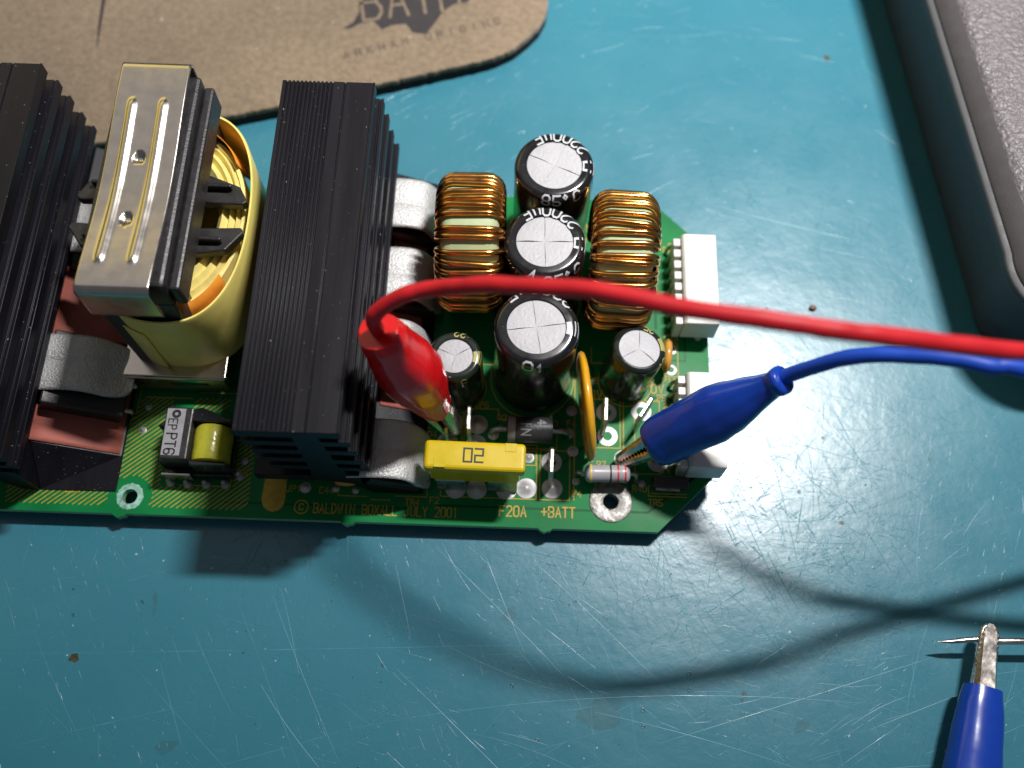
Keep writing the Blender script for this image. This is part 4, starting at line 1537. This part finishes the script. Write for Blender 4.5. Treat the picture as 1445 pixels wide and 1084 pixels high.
def clip_lead(name, label, base, tip_dir, upv, boot_len, prof, vinyl, jaw_mat, wire=None, wire_mat=None, wire_r=1.3, jl=12., grip=.8, jw=2.2, seed=1):
    """base = where boot and jaws meet; tip_dir points from the boot to the jaw tips"""
    root = link(name, None, at=base)
    tag(root, label, 'test clip')
    frame(root, tip_dir, upv)
    path = [(-boot_len * t_, off, 0) for t_, r_, f_, off in prof]
    b_ = MB()
    pts, rad, fl = list(path), [q_[1] for q_ in prof], [q_[2] for q_ in prof]
    # hollow mouth at the jaw end and at the wire end
    pts = [(-3.0, 0, 0), (-.2, 0, 0)] + pts + [(path[-1][0] + .1, path[-1][1], 0), (path[-1][0] + 3.0, path[-1][1], 0)]
    rad = [prof[0][1] * .8, prof[0][1] * .88] + rad + [prof[-1][1] * .72, prof[-1][1] * .6]
    fl = [prof[0][2]] * 2 + fl + [prof[-1][2]] * 2
    NB = 36
    # resample so that the vinyl can be lumpy, then square the section a little and raise the moulding seams
    P3, R3, F3 = [pts[0]], [rad[0]], [fl[0]]
    for i_ in range(len(pts) - 1):
        for j_ in range(1, 4):
            t_ = j_ / 3
            P3.append(tuple(pts[i_][q_] + (pts[i_ + 1][q_] - pts[i_][q_]) * t_ for q_ in range(3)))
            R3.append(rad[i_] + (rad[i_ + 1] - rad[i_]) * t_)
            F3.append(fl[i_] + (fl[i_ + 1] - fl[i_]) * t_)
    b_.tube(P3, R3, NB, True, F3)
    rd = random.Random(seed)
    ph = [rd.uniform(0, 6) for _ in range(6)]
    out_ = []
    for idx, (x_, y_, z_) in enumerate(b_.v):
        row, k_ = divmod(idx, NB)
        a_ = 2 * pi * k_ / NB
        cx_ = P3[row]
        dy_, dz_ = y_ - cx_[1], z_ - cx_[2]
        g_ = 1 / (abs(math.cos(a_)) ** 3.2 + abs(math.sin(a_)) ** 3.2) ** (1 / 3.2)
        g_ = 1 + (g_ - 1) * .55
        lump = .010 * math.sin(.55 * x_ + 2 * a_ + ph[0]) + .010 * math.sin(.9 * x_ - a_ + ph[1]) + .006 * math.sin(1.7 * x_ + 3 * a_ + ph[2])
        seam = .05 * math.exp(-(min(abs(a_ - pi / 2), abs(a_ - 1.5 * pi)) / .10) ** 2)
        q_ = g_ * (1 + lump) + seam
        out_.append((x_, cx_[1] + dy_ * q_, cx_[2] + dz_ * q_))
    b_.v = out_
    sub('insulating_boot', b_.mesh('insulating_boot', vinyl, ang=1.2), root)
    jm = jaw(jl, jw, jw * .75, 2.4, 1.6, jaw_mat)
    for sgn in (1, -1):
        o_ = sub('jaw', jm, root, (-2, 0, sgn * (grip + 2.2)), (0 if sgn > 0 else pi, sgn * math.atan2(1.4, jl), 0))
        solid(o_, .45)
    if wire:
        inv = root.rotation_euler.to_matrix().inverted()
        loc = [inv @ (Vector(p) - Vector(base)) for p in catmull(wire, 12)]
        rw = random.Random(seed + 40)
        k1, k2, k3 = (rw.uniform(0, 6) for _ in range(3))
        loc = [p + Vector((.10 * math.sin(i_ * .33 + k1) + .05 * math.sin(i_ * .9 + k2), .10 * math.sin(i_ * .27 + k3), .10 * math.sin(i_ * .41 + k2))) for i_, p in enumerate(loc)]
        wire_r = [wire_r * (1 + .02 * math.sin(i_ * .5 + k1) + .012 * math.sin(i_ * 1.3 + k3)) for i_ in range(len(loc))]
        sub('wire', MB().tube(loc, wire_r, 14).mesh('wire', wire_mat, ang=1.5), root)
    return root


BOOT_RED = [(0, 2.7, 1.0, 0), (.05, 3.1, 1.0, 0), (.16, 3.7, 1.05, .1), (.32, 4.7, 1.08, .25), (.48, 5.2, 1.1, .3), (.62, 5.2, 1.06, .1), (.76, 4.6, 1, 0), (.87, 4.1, 1, -.1), (.94, 3.9, 1, -.1), (1, 3.4, 1, 0)]
BOOT_BLUE = [(0, 3.5, 1.3, 0), (.04, 3.8, 1.3, 0), (.12, 3.9, 1.3, 0), (.3, 4.0, 1.3, .1), (.48, 4.1, 1.3, .1), (.6, 3.9, 1.26, .1), (.72, 3.4, 1.16, 0), (.84, 2.7, 1.05, 0), (.93, 2.3, 1, 0), (.955, 2.6, 1, 0), (.985, 2.65, 1, 0), (1, 2.3, 1, 0)]
BOOT = [(0, 3.3, .86, 0), (.06, 3.7, .86, 0), (.18, 4.2, .88, .1), (.34, 4.7, .9, .2), (.5, 4.9, .92, .2), (.64, 4.5, .95, .1), (.76, 3.7, 1, 0), (.86, 2.9, 1, 0), (.93, 2.4, 1, 0), (.955, 2.75, 1, 0), (.985, 2.8, 1, 0), (1, 2.4, 1, 0)]

clip_lead('red_test_lead', 'red test lead whose clip stands on the board and wire arches over it',
          (-14.2, 66.9, 18.0), (7.7, -1.2, -31), (1, 0, 0), 33, BOOT_RED, 'red_vinyl', 'nickel',
          [(-21.4, 68.0, 47.0), (-22.6, 68.5, 53.5), (-19.0, 69.6, 58.6), (-12.8, 70.1, 62.0), (-6.6, 67.8, 67.6), (-.3, 66.1, 71.8), (11.5, 62.4, 77.5), (24.3, 58.6, 80.8), (36.1, 56.3, 82.2), (43.8, 55.8, 81.6), (53.4, 56.0, 79.3), (68.5, 57.5, 73.9), (79.7, 59.9, 68.8), (104, 63, 57), (150, 70, 40)],
          'red_wire', 1.3, jl=13, seed=3)
clip_lead('blue_test_lead', 'blue test lead with its clip biting a tab at the front right of the board',
          (28.4, 62.6, 14.6), (-18.6, -3.9, -25.2), (-.3, .8, .5), 31.5, BOOT_BLUE, 'blue_vinyl', 'nickel',
          [(44.8, 66.0, 37.0), (47.4, 66.7, 40.6), (53.7, 66.0, 50.4), (63.7, 64.0, 57.0), (72.5, 61.7, 59.2), (78.6, 60.8, 59.5), (110, 55, 53), (150, 50, 40)],
          'blue_wire', 1.32, jl=12, grip=.5, jw=2.9, seed=5)
clip_lead('blue_crocodile_clip', 'blue clip lying on the bench mat holding a thin metal pin',
          (89.6, 19.6, 6.2), (3.0, 11.8, .2), (0, 0, 1), 42, [(q[0], q[1] * 1.02, q[2], q[3]) for q in BOOT], 'blue_vinyl', 'nickel', jl=14, grip=-.25, jw=1.9)
b = MB()
b.tube([(-17.5, -.35, -1.0), (-15, -.3, -.8), (-12.4, .0, -.3), (-9.6, .25, .1), (-8.8, .3, .1), (-8.2, -.1, 0), (-7.2, -.1, .1), (12, .5, .4), (60, 1.6, 1.5)],
       [.08, .42, .5, .5, .5, .6, .66, .68, .7], 14)
tag(link('test_pin', b.mesh('test_pin', 'nickel', ang=.9), at=(100.4, 28.4, 5.6)), 'thin pointed metal pin held across the jaws of the blue clip', 'pin')
